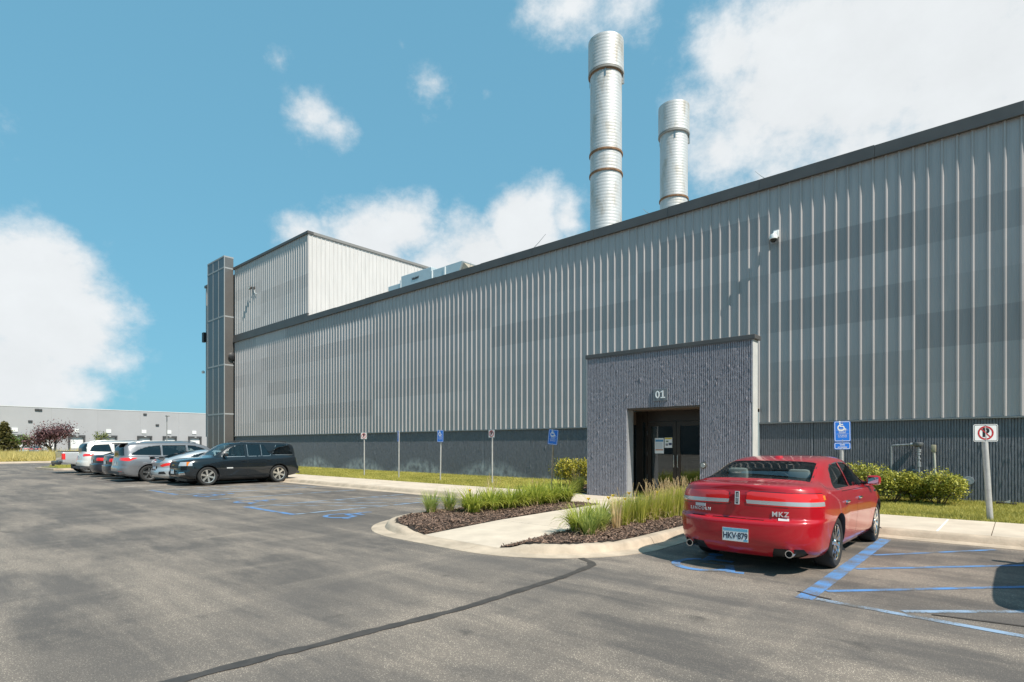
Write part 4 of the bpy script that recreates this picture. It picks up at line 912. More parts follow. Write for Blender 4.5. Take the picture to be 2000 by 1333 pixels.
    for sg in (1, -1):
        mx = side_x(my, mz-.05, sg)
        mo = MB().box((mx+.05*sg, my-.06, mz-.06), (mx+.24*sg, my+.07, mz+.09), bev=.045).build('mirror', s.get('mirrorm', pm), T, 40)
        MB().box((mx+.075*sg, my-.0655, mz-.035), (mx+.215*sg, my-.0605, mz+.065)).build('mirror_glass', mat('mirror_glass', (.75, .8, .8), .04, 1.), mo); MB().tube([(mx-.03*sg, my+.02, mz-.04), (mx+.1*sg, my+.01, mz-.02)], .025, 6).build('mirror_arm', M_DARKP, mo)
    # number plate
    for end, pz, txt in s.get('plates', []):
        y, n = rear_y(0, pz, end); y += end*.012
        g = bpy.data.objects.new('number_plate', None); COL.objects.link(g); g.parent = T; g.location = (0, y, pz); g.rotation_euler = (0, 0, 0 if end < 0 else math.pi)
        MB().box((-.165, -.004, -.085), (.165, .014, .085), bev=.004).build('frame', M_CHROME, g); MB().box((-.155, -.006, -.078), (.155, -.0042, .078)).build('plate', mat('plate_white', (.72, .74, .76), .4), g)
        MB().box((-.155, -.0072, .045), (.155, -.0061, .078)).build('plate_band', mat('plate_blue', (.16, .42, .58), .4), g); MB().box((.105, -.0072, -.078), (.155, -.0061, -.052)).build('plate_sticker', MATS['plate_blue'], g)
        if txt:
            o = obj('lettering', text_mesh(txt, .105, .001, .0015, .92), g, mat('plate_ink', (.03, .04, .07), .5)); o.rotation_euler = (R(90), 0, 0); o.location = (0, -.0075, -.012); o.scale = (.86, 1.15, 1)
    # exhausts
    for x, z in s.get('exhaust', []):
        y = -L2+.06; e = MB().lathe([(.030, .12), (.046, .12), (.05, .0), (.046, -.03), (.036, -.03), (.034, .1)], 18, 'y', (x, y, z)).build('exhaust_tip', M_CHROME, T, 40); MB().lathe([(.001, .0), (.036, .0)], 14, 'y', (x, y+.02, z)).build('bore', M_GAP, e)
    return T, side_x, rear_y
def letter(parent, txt, size, at, rx, m, bold=.002, tilt=0., space=1.0, name='lettering'):
    o = obj(name, text_mesh(txt, size, .006, bold, space), parent, m); o.rotation_euler = rx; o.location = at; return o
SIDE = [(0, .90), (.10, .955), (.25, .975), (.45, .99), (.6, 1.0), (.75, .995), (.9, .972), (1., .935)]
# ---------------------------------------------------------------- red sedan
RED = dict(lamp_edge=[[(.085, .862), (.13, .842), (1.1, .822), (1.1, .998), (.9, 1.012), (.15, 1.035), (.095, 1.01)]], bezel=mat('bezel_dark_red', (.10, .004, .006), .3, coat=1.), L=4.84, W=1.84, r=.335, ra=-1.28, fa=1.45, belt=.98, side=SIDE, paint=paint('red_paint', (.43, .008, .016), .0, .30), Lr=.62, nr=2.9, Lf=1.0,
    zb=[(-2.42, .215), (-1.9, .22), (-1.6, .22), (1.8, .2), (2.42, .24)], zs=[(-2.42, 1.02), (-2.2, 1.045), (-1.9, 1.045), (-1., 1.0), (0, .965), (1.2, .93), (2., .84), (2.42, .68)],
    zc=[(-2.42, 1.075), (-2.35, 1.10), (-2.15, 1.115), (-1.84, 1.13), (-1.70, 1.16), (-1.30, 1.29), (-.92, 1.39), (-.5, 1.435), (-.1, 1.445), (.25, 1.43), (.62, 1.35), (1.35, 1.05), (1.5, 1.0), (2.1, .9), (2.42, .72)],
    rear=[(0, .16), (.06, .08), (.15, .03), (.3, .0), (.50, .0), (.54, .006), (.555, .03), (.57, .062), (.585, .07), (.75, .066), (.9, .07), (.96, .075), (1, .085)], front=[(0, .12), (.2, .02), (.5, .0), (.8, .06), (1, .2)], tumble=.05,
    glass=[([(-1.12, 1.005), (-1.06, 1.10), (-.80, 1.29), (-.62, 1.335), (-.20, 1.355), (-.20, .99)], 1), ([(-.15, .99), (-.15, 1.355), (.2, 1.345), (.5, 1.275), (.8, 1.15), (1.08, 1.0), (1.1, .965)], 1)], trim=M_CHROME, trimw=.014,
    ws=([(-.70, 1.33), (.70, 1.33), (.56, .36), (-.56, .36)], 'z', 0), bl=([(-.70, -1.74), (.70, -1.74), (.60, -.99), (-.60, -.99)], 'z', 0),
    inlay=[('reverse_strip', [(.115, .872), (1., .852), (1., .905), (.105, .917)], -1, M_CLEAR, .50, 1, .006), ('tail_lamp', [(.105, .866), (.14, .857), (1., .838), (1., .985), (.9, 1.0), (.16, 1.022), (.112, 1.0)], -1, M_REDL, .50, 1, .004),
           ('side_marker', [(.70, .93), (1.1, .92), (1.1, .98), (.72, .985)], -1, M_AMBER, .56, 1, .003),
           ('rear_valance', [(.38, .19), (.80, .19), (.74, .345), (.44, .345)], -1, M_DARKP, .3, 1, -.012), ('headlamp', [(.45, .62), (1., .66), (1., .8), (.5, .74)], 1, M_CLEAR, .5, 1, .003), ('grille', [(-.42, .45), (.42, .45), (.38, .7), (-.38, .7)], 1, M_DARKP, .3, 0, -.01)],
    panels=[('door', [(-1.03, .985), (-.172, .968), (-.172, .30), (-.78, .30), (-1.0, .62)], 'x', None), ('door', [(-.16, .968), (1.14, .94), (1.2, .55), (1.14, .30), (-.16, .30)], 'x', None),
            ('trunk_lid', [(-.62, .672), (.62, .672), (.70, 1.3), (-.70, 1.3)], 'y', lambda c, n: c.y < -1.83 and c.z > .64 and n.y < .25)],
    handles=.84, handlem=M_CHROME, cab=(-1.5, 1.0, 0), mirror=(.93, 1.03), plates=[(-1, .475, '')], exhaust=[(-.62, .30), (.62, .30)], spokes=9, rimm=M_CHROME, style='single', gap=.05, cabin=mat('cabin_grey', (.30, .30, .30), .8), flare=.02)
T, sx, ry = car('red_sedan', 'glossy red four-door sedan parked nose-in beside the planted island', 'car', RED, (-2.66, 9.62, 0), 0, None)
def on_rear(x, z, lift=.004):
    y, n = ry(x, z); return (x, y-lift, z), (R(90)-math.atan2(n.z, -n.y), 0, math.atan2(n.x, -n.y))
for ch in T.children:
    if ch.name.startswith('number_plate'):
        o = obj('lettering', text_mesh('HKV\u00b7879', .098, .001, .002, .95), ch, mat('plate_ink', (.03, .04, .07), .5)); o.rotation_euler = (R(90), 0, 0); o.location = (0, -.0075, -.016); o.scale = (.88, 1.12, 1)
pl_, rl = on_rear(0, .935, .008)
em = bpy.data.objects.new('emblem', None); COL.objects.link(em); em.parent = T; em.location = pl_; em.rotation_euler = (rl[0]-R(90), 0, 0)
star = MB()
for a, b in ((.019, .075), ): 
    star.prism([(-a, b), (a, b), (a, -b), (-a, -b)], -.010, .0)
star.build('emblem_back', M_GAP, em)
fr = MB(); fr.box((-.027, -.014, -.083), (-.018, .0, .083)).box((.018, -.014, -.083), (.027, .0, .083)).box((-.018, -.014, .074), (.018, 0, .083)).box((-.018, -.014, -.083), (.018, 0, -.074)).box((-.003, -.015, -.06), (.003, -.009, .06)).box((-.016, -.0145, -.004), (.016, -.009, .004)); fr.build('emblem_star', mat('badge_silver', (.7, .7, .7), .3, .3), em)
for txt, x, z, sz, sp_ in (('LINCOLN', -.50, .765, .056, 1.4), ('MKZ', .50, .755, .085, 1.15)):
    p_, r_ = on_rear(x, z, .006); letter(T, txt, sz, p_, r_, mat('badge_silver', (.7, .7, .7), .3, .3), .0015, 0, sp_)
for x, z, w, h in ((-.50, .815, .075, .020), (.535, .695, .06, .017)):
    p_, r_ = on_rear(x, z, .006); o = MB().box((-w, -h, -.003), (w, h, .003)).build('badge', mat('badge_pale', (.62, .55, .55), .4), T); o.location = p_; o.rotation_euler = r_
MB().lathe([(.001, .035), (.05, .03), (.075, .0)], 14, 'z', (0, -.70, 1.412)).build('roof_antenna', RED['paint'], T, 40)
for sg in (1,):
    MB().box((sx(1.22, .88)-.002, 1.18, .84), (sx(1.22, .88)+.012, 1.40, .875), bev=.005).build('fender_badge', M_CHROME, T)
# ---------------------------------------------------------------- black sport utility, backed in
SUV = dict(L=4.90, W=1.90, r=.375, ra=-1.42, fa=1.46, belt=1.09, side=[(0, .93), (.1, .965), (.3, .985), (.5, 1.), (.7, 1.), (.88, .985), (1., .945)], paint=paint('black_paint', (.010, .014, .018), .1, .22), Lr=.40, nr=4., Lf=.62, nf=3.2,
    zb=[(-2.45, .38), (-2., .30), (-1.7, .26), (1.7, .26), (2.1, .30), (2.45, .32)], zs=[(-2.45, 1.08), (-1., 1.10), (.2, 1.09), (1.15, 1.05), (1.8, 1.02), (2.2, .97), (2.45, .88)],
    zc=[(-2.45, 1.10), (-2.40, 1.22), (-2.30, 1.46), (-2.20, 1.63), (-2.05, 1.70), (-1.7, 1.735), (-.8, 1.75), (0, 1.745), (.35, 1.70), (.6, 1.60), (1.18, 1.20), (1.30, 1.14), (1.8, 1.10), (2.25, 1.03), (2.45, .92)],
    rear=[(0, .10), (.08, .02), (.2, .0), (.42, .0), (.46, .05), (.6, .09), (1., .13)], front=[(0, .16), (.1, .05), (.2, .0), (.42, .0), (.46, .03), (.8, .04), (1., .09)], tumble=.03,
    glass=[([(-2.12, 1.20), (-1.98, 1.58), (-1.9, 1.62), (-1.38, 1.63), (-1.16, 1.22), (-1.2, 1.18), (-2.06, 1.17)], 1), ([(-1.06, 1.14), (-1.1, 1.2), (-.84, 1.63), (-.70, 1.64), (-.70, 1.14)], 1), ([(-.66, 1.14), (-.66, 1.64), (-.12, 1.645), (-.12, 1.13)], 1), ([(-.02, 1.13), (-.02, 1.64), (.3, 1.60), (.55, 1.48), (.92, 1.16), (.9, 1.12)], 0)],
    ws=([(-.74, 1.17), (.74, 1.17), (.62, .40), (-.62, .40)], 'z', 0), bl=([(-.72, 1.16), (.72, 1.16), (.58, 1.62), (-.58, 1.62)], 'y', 1),
    inlay=[('headlamp', [(.50, .79), (1.2, .80), (1.2, .96), (.50, .94)], 1, M_CLEAR, .42, 1, .004), ('grille', [(-.47, .70), (.47, .70), (.47, .93), (-.47, .93)], 1, M_DARKP, .3, 0, -.015), ('lower_grille', [(-.42, .42), (.42, .42), (.42, .60), (-.42, .60)], 1, M_DARKP, .3, 0, -.02), ('fog_lamp', [(.56, .43), (.82, .45), (.80, .56), (.58, .54)], 1, M_CHROME, .4, 1, .003),
           ('tail_lamp', [(.72, .86), (1.2, .86), (1.2, 1.16), (.74, 1.14)], -1, M_REDL, .18, 1, .004)],
    panels=[('door', [(-1.16, 1.125), (-.075, 1.11), (-.075, .36), (-.86, .36), (-1.0, .70)], 'x', None), ('door', [(-.06, 1.11), (.98, 1.08), (1.02, .60), (.96, .36), (-.06, .36)], 'x', None)],
    handles=.97, cab=(-2.1, 1.0, 0), mirror=(.80, 1.20), mirrorm=M_DARKP, trim=M_ALLOY, trimw=.016, plates=[(1, .56, '')], spokes=6, rimm=mat('bright_alloy', (.62, .60, .56), .28, .8), tw=.27, gap=.06, cabin=M_CABINB, flare=.03)
CG = 'vehicles parked in the long row'
T, sx, ry = car('black_utility_vehicle', 'black utility vehicle with six-spoke alloy wheels backed into its bay', 'car', SUV, (-24.8, 10.15, 0), math.pi, CG)
for sg in (1, -1):
    MB().box((sx(2.16, .86, sg)-.02*sg, 2.05, .80), (sx(2.16, .86, sg)+.006*sg, 2.22, .95), bev=.01).build('turn_signal', M_AMBER, T)
    MB().tube([(sg*.60, -1.9, 1.735), (sg*.62, -1.6, 1.775), (sg*.62, -.2, 1.78), (sg*.60, .1, 1.74)], .02, 6).build('roof_rail', M_DARKP, T, 40)
    MB().box((sx(.62, .70, sg)-.002, .52, .66), (sx(.62, .70, sg)+.01*sg, .76, .705)).build('side_badge', mat('badge_silver', (.7, .7, .7), .3, .3), T)
MB().box((-.07, 2.40, .80), (.07, 2.425, .84)).build('nose_badge', mat('badge_gold', (.55, .42, .12), .3, .8), T)
# ---------------------------------------------------------------- silver coupe with rear wing
COUPE = dict(L=4.52, W=1.80, r=.325, ra=-1.28, fa=1.42, belt=.97, side=SIDE, paint=paint('silver_paint', (.50, .53, .55), .55, .3), Lr=.6, nr=2.8, Lf=1.0,
    zb=[(-2.26, .24), (-1.7, .22), (1.8, .18), (2.26, .22)], zs=[(-2.26, .93), (-1.9, .97), (-1., .97), (0, .93), (1.2, .89), (2., .78), (2.26, .62)],
    zc=[(-2.26, .985), (-2.15, 1.03), (-1.9, 1.07), (-1.3, 1.23), (-.7, 1.36), (-.2, 1.40), (.15, 1.39), (.55, 1.29), (1.3, .99), (1.5, .95), (2., .84), (2.26, .66)],
    rear=[(0, .14), (.08, .05), (.2, .0), (.4, .0), (.5, .03), (.6, .08), (.8, .06), (.92, .04), (1, .09)], front=RED['front'],
    glass=[([(-1.2, 1.02), (-.9, 1.20), (-.5, 1.29), (-.1, 1.31), (-.1, .96), (-1.1, .985)], 1), ([(-.05, .96), (-.05, 1.31), (.3, 1.28), (.6, 1.18), (1.0, .98), (1.0, .94)], 1)],
    ws=([(-.68, 1.26), (.68, 1.26), (.56, .32), (-.56, .32)], 'z', 0), bl=([(-.60, -1.86), (.60, -1.86), (.54, -.8), (-.54, -.8)], 'z', 1),
    inlay=[('tail_lamp', [(.50, .76), (.62, .70), (1.1, .84), (1.1, .96), (.66, .82)], -1, M_REDL, .42, 1, .004), ('rear_vent', [(.50, .40), (.80, .40), (.76, .52), (.54, .50)], -1, M_DARKP, .35, 1, -.01), ('plate_recess', [(-.28, .55), (.28, .55), (.24, .74), (-.24, .74)], -1, M_DARKP, .3, 0, -.008)],
    panels=[('door', [(-.30, .965), (1.05, .93), (1.1, .5), (1.0, .30), (-.25, .30)], 'x', None)], handles=.80, cab=(-1.5, .95, 0), mirror=(.88, .99), plates=[(-1, .64, '')], spokes=5, gap=.05)
T, sx, ry = car('silver_coupe', 'silver coupe with a dark rear wing parked next to the black vehicle', 'car', COUPE, (-26.95, 9.9, 0), 0, CG)
wg = MB().box((-.66, -2.24, 1.105), (.66, -2.02, 1.14), bev=.012).build('rear_wing', mat('wing_dark', (.08, .08, .085), .3), T, 40)
for x in (-.6, .6): MB().add([(x-.03, -2.2, .99), (x+.03, -2.2, .99), (x+.03, -1.95, 1.0), (x-.03, -1.95, 1.0), (x-.02, -2.2, 1.106), (x+.02, -2.2, 1.106), (x+.02, -2.05, 1.106), (x-.02, -2.05, 1.106)], [(0,1,5,4),(1,2,6,5),(2,3,7,6),(3,0,4,7)]).build('wing_stay', MATS['wing_dark'], T)
# ---------------------------------------------------------------- grey minivan
VAN = dict(L=5.16, W=2.0, r=.36, ra=-1.50, fa=1.50, belt=1.08, side=SIDE, paint=paint('gunmetal_paint', (.21, .215, .228), .45, .3), Lr=.5, nr=3.6, Lf=1.0,
    zb=[(-2.58, .30), (-2., .24), (1.8, .2), (2.58, .24)], zs=[(-2.58, 1.06), (-2.2, 1.09), (-1., 1.08), (0, 1.05), (1.3, 1.0), (2.2, .86), (2.58, .7)],
    zc=[(-2.58, 1.10), (-2.54, 1.2), (-2.46, 1.40), (-2.36, 1.56), (-2.2, 1.67), (-1.9, 1.73), (-1., 1.76), (0, 1.76), (.5, 1.72), (.85, 1.62), (1.65, 1.18), (1.85, 1.08), (2.35, .93), (2.58, .76)],
    rear=[(0, .12), (.08, .04), (.18, .0), (.42, .0), (.5, .03), (.7, .05), (1, .10)], front=RED['front'],
    glass=[([(-2.2, 1.16), (-2.05, 1.30), (-1.8, 1.45), (-1.45, 1.56), (-1.0, 1.60), (-1.0, 1.13)], 1), ([(-.95, 1.13), (-.95, 1.605), (.05, 1.61), (.05, 1.10)], 1), ([(.1, 1.10), (.1, 1.61), (.45, 1.58), (.8, 1.45), (1.35, 1.12), (1.35, 1.06)], 0)],
    ws=([(-.76, 1.62), (.76, 1.62), (.66, .62), (-.66, .62)], 'z', 0), bl=([(-.74, 1.13), (.74, 1.13), (.60, 1.62), (-.60, 1.62)], 'y', 1),
    inlay=[('tail_lamp', [(.45, .95), (1.2, .90), (1.2, 1.05), (.50, 1.06)], -1, M_REDL, .62, 1, .004), ('bumper_reflector', [(.55, .42), (.80, .42), (.80, .47), (.55, .47)], -1, M_REDL, .4, 1, .003), ('headlamp', [(.5, .7), (1.1, .72), (1.1, .85), (.55, .8)], 1, M_CLEAR, .5, 1, .003)],
    panels=[('door', [(-1.02, 1.07), (.02, 1.05), (.02, .32), (-.95, .32)], 'x', None), ('door', [(.035, 1.05), (1.3, 1.0), (1.34, .6), (1.2, .32), (.035, .32)], 'x', None)], handles=.92, cab=(-2.3, 1.3, 0), mirror=(1.1, 1.14), plates=[(-1, .80, '')], spokes=5, style='double', rimm=M_ALLOY, gap=.06, tw=.25)
T, sx, ry = car('grey_minivan', 'dark grey minivan with wide red tail lamps parked beside the silver coupe', 'minivan', VAN, (-29.5, 9.45, 0), 0, CG)
MB().box((-.62, -2.52, 1.655), (.62, -2.2, 1.70), bev=.02).build('roof_spoiler', M_DARKP, T, 40)
for sg in (1, -1): MB().tube([(sg*.64, -1.9, 1.71), (sg*.66, -1.6, 1.775), (sg*.66, .2, 1.785), (sg*.64, .5, 1.71)], .022, 6).build('roof_rail', M_ALLOY, T, 40)
# ---------------------------------------------------------------- two dark sedans
def sedan(nm, label, col, x, y, extra=1.0):
    s = dict(RED); s['paint'] = paint(nm+'_paint', col, .4, .28); s['trim'] = M_CHROME; s['inlay'] = [('tail_lamp', [(.50, .86), (.56, .82), (1.1, .83), (1.1, .96), (.58, .975), (.51, .93)], -1, M_REDL, .45, 1, .004), ('plate_recess', [(-.30, .72), (.30, .72), (.26, .88), (-.26, .88)], -1, M_DARKP, .3, 0, -.006), ('headlamp', [(.45, .62), (1., .66), (1., .8), (.5, .74)], 1, M_CLEAR, .5, 1, .003)]
    s['bl'] = (RED['bl'][0], 'z', 1); s['lamp_edge'] = []; s['handlem'] = s['paint']; s['plates'] = [(-1, .80, '')]; s['spokes'] = 5; s['rimm'] = M_ALLOY; s['exhaust'] = []; s['cabin'] = M_CABIN
    s['zc'] = [(a, b*extra if b > 1.2 else b) for a, b in RED['zc']]
    return car(nm, label, 'car', s, (x, y, 0), 0, CG)
sedan('dark_sedan', 'dark blue-black sedan parked between the grey minivan and the charcoal sedan', (.030, .036, .050), -32.2, 9.5)
sedan('dark_sedan', 'charcoal sedan parked between the white utility vehicle and the blue-black sedan', (.085, .080, .076), -34.8, 9.55, 1.005)
# ---------------------------------------------------------------- white utility vehicle
WSUV = dict(VAN); WSUV.update(ub=.28, L=5.1, W=2.0, r=.385, ra=-1.48, fa=1.50, paint=paint('pearl_white', (.68, .66, .62), .1, .3), 
    zb=[(-2.55, .40), (-2., .30), (1.8, .26), (2.55, .3)], zs=[(-2.55, 1.16), (-2., 1.17), (0, 1.13), (1.3, 1.08), (2.2, .98), (2.55, .8)],
    zc=[(-2.55, 1.19), (-2.51, 1.3), (-2.42, 1.5), (-2.32, 1.66), (-2.15, 1.76), (-1.9, 1.80), (-1, 1.83), (0, 1.83), (.45, 1.78), (.8, 1.68), (1.5, 1.26), (1.7, 1.18), (2.3, 1.05), (2.55, .88)], belt=1.16,
    glass=[([(-2.2, 1.25), (-2.12, 1.5), (-2.0, 1.62), (-1.3, 1.66), (-1.2, 1.22)], 1), ([(-1.1, 1.22), (-1.1, 1.66), (-.05, 1.68), (-.05, 1.19)], 1), ([(.0, 1.19), (.0, 1.68), (.35, 1.65), (.7, 1.52), (1.2, 1.2), (1.2, 1.16)], 0)],
    ws=([(-.76, 1.48), (.76, 1.48), (.66, .56), (-.66, .56)], 'z', 0), bl=([(-.78, 1.24), (.78, 1.24), (.66, 1.70), (-.66, 1.70)], 'y', 1),
    inlay=[('tail_lamp', [(.62, 1.04), (.72, 1.0), (1.2, 1.06), (1.2, 1.12), (.75, 1.15), (.64, 1.12)], -1, M_REDL, .52, 1, .004)], panels=[('door', [(-1.1, 1.15), (-.02, 1.13), (-.02, .40), (-.95, .40)], 'x', None), ('door', [(0.0, 1.13), (1.25, 1.08), (1.3, .6), (1.15, .40), (0.0, .40)], 'x', None)], handles=1.0, plates=[(-1, .93, '')], clad=.50, cladm=mat('grey_cladding', (.16, .155, .15), .6), mirror=(1.02, 1.24))
T, sx, ry = car('white_utility_vehicle', 'white utility vehicle with dark tinted rear window parked in the row', 'car', WSUV, (-37.5, 9.65, 0), 0, CG)
for sg in (1, -1): MB().tube([(sg*.66, -1.9, 1.78), (sg*.68, -1.6, 1.85), (sg*.68, .2, 1.86), (sg*.66, .5, 1.79)], .022, 6).build('roof_rail', M_ALLOY, T, 40)
# ---------------------------------------------------------------- silver pickup
PICK = dict(VAN); PICK.update(ub=.45, L=5.6, W=1.96, r=.39, ra=-1.60, fa=1.75, paint=paint('pickup_silver', (.60, .60, .60), .4, .32), Lr=.12, nr=6., belt=1.18, side=[(0, .95), (.1, .98), (.5, 1.), (.85, .995), (1, .985)],
    zb=[(-2.8, .62), (-2.2, .52), (-1., .42), (2., .36), (2.8, .42)], zs=[(-2.8, 1.20), (-.6, 1.20), (.3, 1.16), (1.4, 1.12), (2.4, 1.05), (2.8, .9)],
    zc=[(-2.8, 1.215), (-.62, 1.215), (-.58, 1.3), (-.48, 1.68), (-.36, 1.77), (.1, 1.82), (.6, 1.80), (.95, 1.70), (1.5, 1.30), (1.65, 1.22), (2.4, 1.14), (2.8, .95)],
    rear=[(0, .02), (1, .0)], glass=[([(-.3, 1.25), (-.3, 1.66), (.35, 1.68), (.35, 1.22)], 1), ([(.42, 1.22), (.42, 1.68), (.8, 1.62), (1.25, 1.26), (1.25, 1.2)], 0)],
    ws=([(-.72, 1.47), (.72, 1.47), (.62, .92), (-.62, .92)], 'z', 0), inlay=[('tail_lamp', [(.76, .80), (1.2, .80), (1.2, 1.13), (.76, 1.13)], -1, M_REDL, .16, 1, .008), ('headlamp', [(.55, .75), (1.2, .77), (1.2, .95), (.6, .92)], 1, M_CLEAR, .4, 1, .003)],
    panels=[('tailgate', [(-.72, .70), (.72, .70), (.72, 1.17), (-.72, 1.17)], 'y', lambda c, n: c.y < -2.5 and n.y < -.5), ('door', [(-.4, 1.15), (.36, 1.13), (.36, .46), (-.4, .46)], 'x', None), ('door', [(.38, 1.13), (1.35, 1.1), (1.35, .46), (.38, .46)], 'x', None)], handles=1.0, plates=[], mirror=(1.12, 1.3), cab=(-.1, 1.2, 0), spokes=6)
PICK.pop('bl'); PICK.pop('clad', None)
T, sx, ry = car('silver_pickup', 'silver pickup truck with upright red tail lamps at the far end of the row', 'pickup', PICK, (-40.9, 9.65, 0), 0, CG)
MB().box((-.90, -2.98, .50), (.90, -2.80, .70), bev=.04).build('rear_bumper', mat('bumper_dark', (.05, .05, .052), .35, .5), T, 40)
MB().box((-.84, -2.74, 1.222), (.84, -.64, 1.25), bev=.01).build('bed_cover', M_DARKP, T); MB().box((-.06, -3.08, .42), (.06, -2.97, .52)).build('tow_hitch', M_DARKP, T)
# ---------------------------------------------------------------- vehicle just out of the picture whose shadow falls into it
SU2 = dict(SUV); SU2['paint'] = paint('slate_paint', (.07, .08, .09), .4, .3)
car('slate_utility_vehicle', 'slate grey utility vehicle parked past the hatched bay beside the red sedan', 'car', SU2, (1.82, 9.35, 0), 0, None)
# cars across the road
far1 = dict(RED); far1['paint'] = paint('far_silver', (.45, .5, .52), .5, .3); far1['spokes'] = 5; far1['exhaust'] = []; far1['plates'] = []
fp = pix_dir(52, 870)*104; car('parked_sedan', 'pale silver car parked beyond the meadow near the spruce', 'car', far1, (fp.x, fp.y, 0), R(70), 'cars parked beyond the meadow')
far1['paint'] = paint('far_grey', (.25, .28, .32), .5, .3); fp = pix_dir(74, 870)*100; car('parked_sedan', 'grey car parked beyond the meadow beside the purple tree', 'car', far1, (fp.x, fp.y, 0), R(70), 'cars parked beyond the meadow')
# ================================================================ SIGNS
M_SB = mat('sign_blue', (.02, .16, .60), .35); M_SW = mat('sign_white', (.72, .72, .71), .4); M_SR = mat('sign_red', (.42, .015, .02), .4); M_SK = mat('sign_black', (.012, .012, .013), .4)
M_POST = mat('galvanised_post', (.50, .48, .46), .5, .3, var=.12, vscale=7); M_WOODP = mat('weathered_post', (.32, .25, .18), .8, var=.2, vscale=6)
def rrect(w, h, r, n=5):
    P = []
    for cx, cy, a0 in ((w/2-r, h/2-r, 0), (-w/2+r, h/2-r, 90), (-w/2+r, -h/2+r, 180), (w/2-r, -h/2+r, 270)):
        P += [(cx+r*math.cos(R(a0+90*k/n)), cy+r*math.sin(R(a0+90*k/n))) for k in range(n+1)]
    return P
def flat(pl, name, m, fn, y):
    mb = MB(); fn(mb); mb.v = [(x, y, z) for x, z, _ in mb.v]; return mb.build(name, m, pl)
def plate(par, w, h, z, back, border, tilt=0.):
    g = bpy.data.objects.new('sign_plate', None); COL.objects.link(g); g.parent = par; g.location = (0, -.045, z); g.rotation_euler = (0, tilt, 0)
    MB().prism(rrect(w, h, .035), -.002, .002).build('panel', back, g)
    o = rrect(w-.022, h-.022, .028); i = rrect(w-.042, h-.042, .02); n = len(o)
    MB().add([(x, -.0036, y) for x, y in o]+[(x, -.0036, y) for x, y in i], [(k, (k+1) % n, n+(k+1) % n, n+k) for k in range(n)]).build('border', border, g)
    for zz in (h*.42, -h*.42): MB().lathe([(.001, -.008), (.011, -.007), (.012, -.002)], 8, 'y', (0, 0, zz)).build('bolt', M_STEEL, g)
    return g
def acc_plate(par, z, w=.305, h=.457, tilt=0., small=True):
    g = plate(par, w, h, z, M_SB, M_SW, tilt); flat(g, 'wheelchair_symbol', M_SW, lambda b: isa(b, -.02, h*.27, .215, 0, .13), -.0042)
    for t, s, zz in (('PARKING', .033, .045), ('VEHICLE ID', .03, .005), ('REQUIRED', .03, -.032), ('UP TO $200 FINE', .024, -.09), ('FOR VIOLATION', .024, -.125)):
        o = obj('lettering', text_mesh(t, s, .0006, .0006), g, M_SW); o.rotation_euler = (R(90), 0, 0); o.location = (0, -.0042, zz)
    for zz in (.026, -.058): MB().box((-.12, -.0045, zz-.002), (.12, -.0036, zz+.002)).build('rule', M_SW, g)
    return g
def np_plate(par, z, w=.305, h=.305, tilt=0.):
    g = plate(par, w, h, z, M_SW, M_SK, tilt); s = min(w, h)
    o = obj('lettering', text_mesh('P', s*.66, .0006, .012), g, M_SK); o.rotation_euler = (R(90), 0, 0); o.location = (.0, -.0042, 0)
    def ring(b):
        n = 28; ro, ri = s*.40, s*.315; b.add([(ro*math.cos(2*math.pi*k/n), ro*math.sin(2*math.pi*k/n), 0) for k in range(n)]+[(ri*math.cos(2*math.pi*k/n), ri*math.sin(2*math.pi*k/n), 0) for k in range(n)], [(k, (k+1) % n, n+(k+1) % n, n+k) for k in range(n)])
    flat(g, 'prohibition_ring', M_SR, ring, -.0052); flat(g, 'prohibition_slash', M_SR, lambda b: strip2d(b, [(-s*.25, s*.25), (s*.25, -s*.25)], s*.06, 0), -.0056)
    return g
SG = 'parking signs along the lawn'
def sign(px, Y, ztop, kind, label, rz=0., lean=0., wood=False, roll=0., base=.13, post=.028):
    X = on_y(px, 870, Y).x; t = thing('parking_sign', label, 'sign', (X, Y, base), rz, SG); t.rotation_euler = (0, lean, rz); zt = ztop-base
    MB().tube([(0, 0, -.1), (0, 0, zt-.03)], post, 10).build('post', M_WOODP if wood else M_POST, t, 40); MB().lathe([(.001, zt-.022), (post*.9, zt-.026), (post, zt-.032)], 10).build('post_cap', M_POST, t, 40)
    if kind == 'np': np_plate(t, zt-.165, tilt=roll)
    if kind == 'npbig': np_plate(t, zt-.17, .42, .34, roll)
    if kind == 'acc': acc_plate(t, zt-.235, tilt=roll, w=.33, h=.49)
    if kind == 'van':
        acc_plate(t, zt-.23, tilt=roll, w=.33); g = plate(t, .33, .155, zt-.555, M_SB, M_SW, roll)
        for s_, sz, zz in (('VAN', .05, .022), ('ACCESSIBLE', .035, -.03)): o = obj('lettering', text_mesh(s_, sz, .0006, .001), g, M_SW); o.rotation_euler = (R(90), 0, 0); o.location = (0, -.0042, zz)
    return t
def zy(py, px, Y): return on_y(px, py, Y).z
sign(711.5, 15.4, zy(845, 712, 15.4), 'np', 'no-parking sign next to the rear of the black utility vehicle', R(30))
sign(779, 15.4, zy(842, 775, 15.4), 'acc', 'blue accessible-parking sign turned almost edge-on', R(-26), .02)
sign(860, 15.4, zy(841, 858, 15.4), 'acc', 'blue accessible-parking sign facing the lot between edge-on sign and no-parking sign', R(8), .02)
sign(961.5, 15.4, zy(839, 960, 15.4), 'np', 'no-parking sign on a steel post close to the planted island', R(2), 0)
sign(1077.5, 14.6, zy(840, 1080, 14.6), 'acc', 'blue accessible-parking sign on a weathered post beside the portal shrub', R(20), .035, True, R(4), post=.032)
sign(1644, 14.4, zy(823, 1643, 14.4), 'van', 'blue accessible-parking sign with van plate on a post behind the red sedan', R(26), 0, False, R(-1), post=.038)
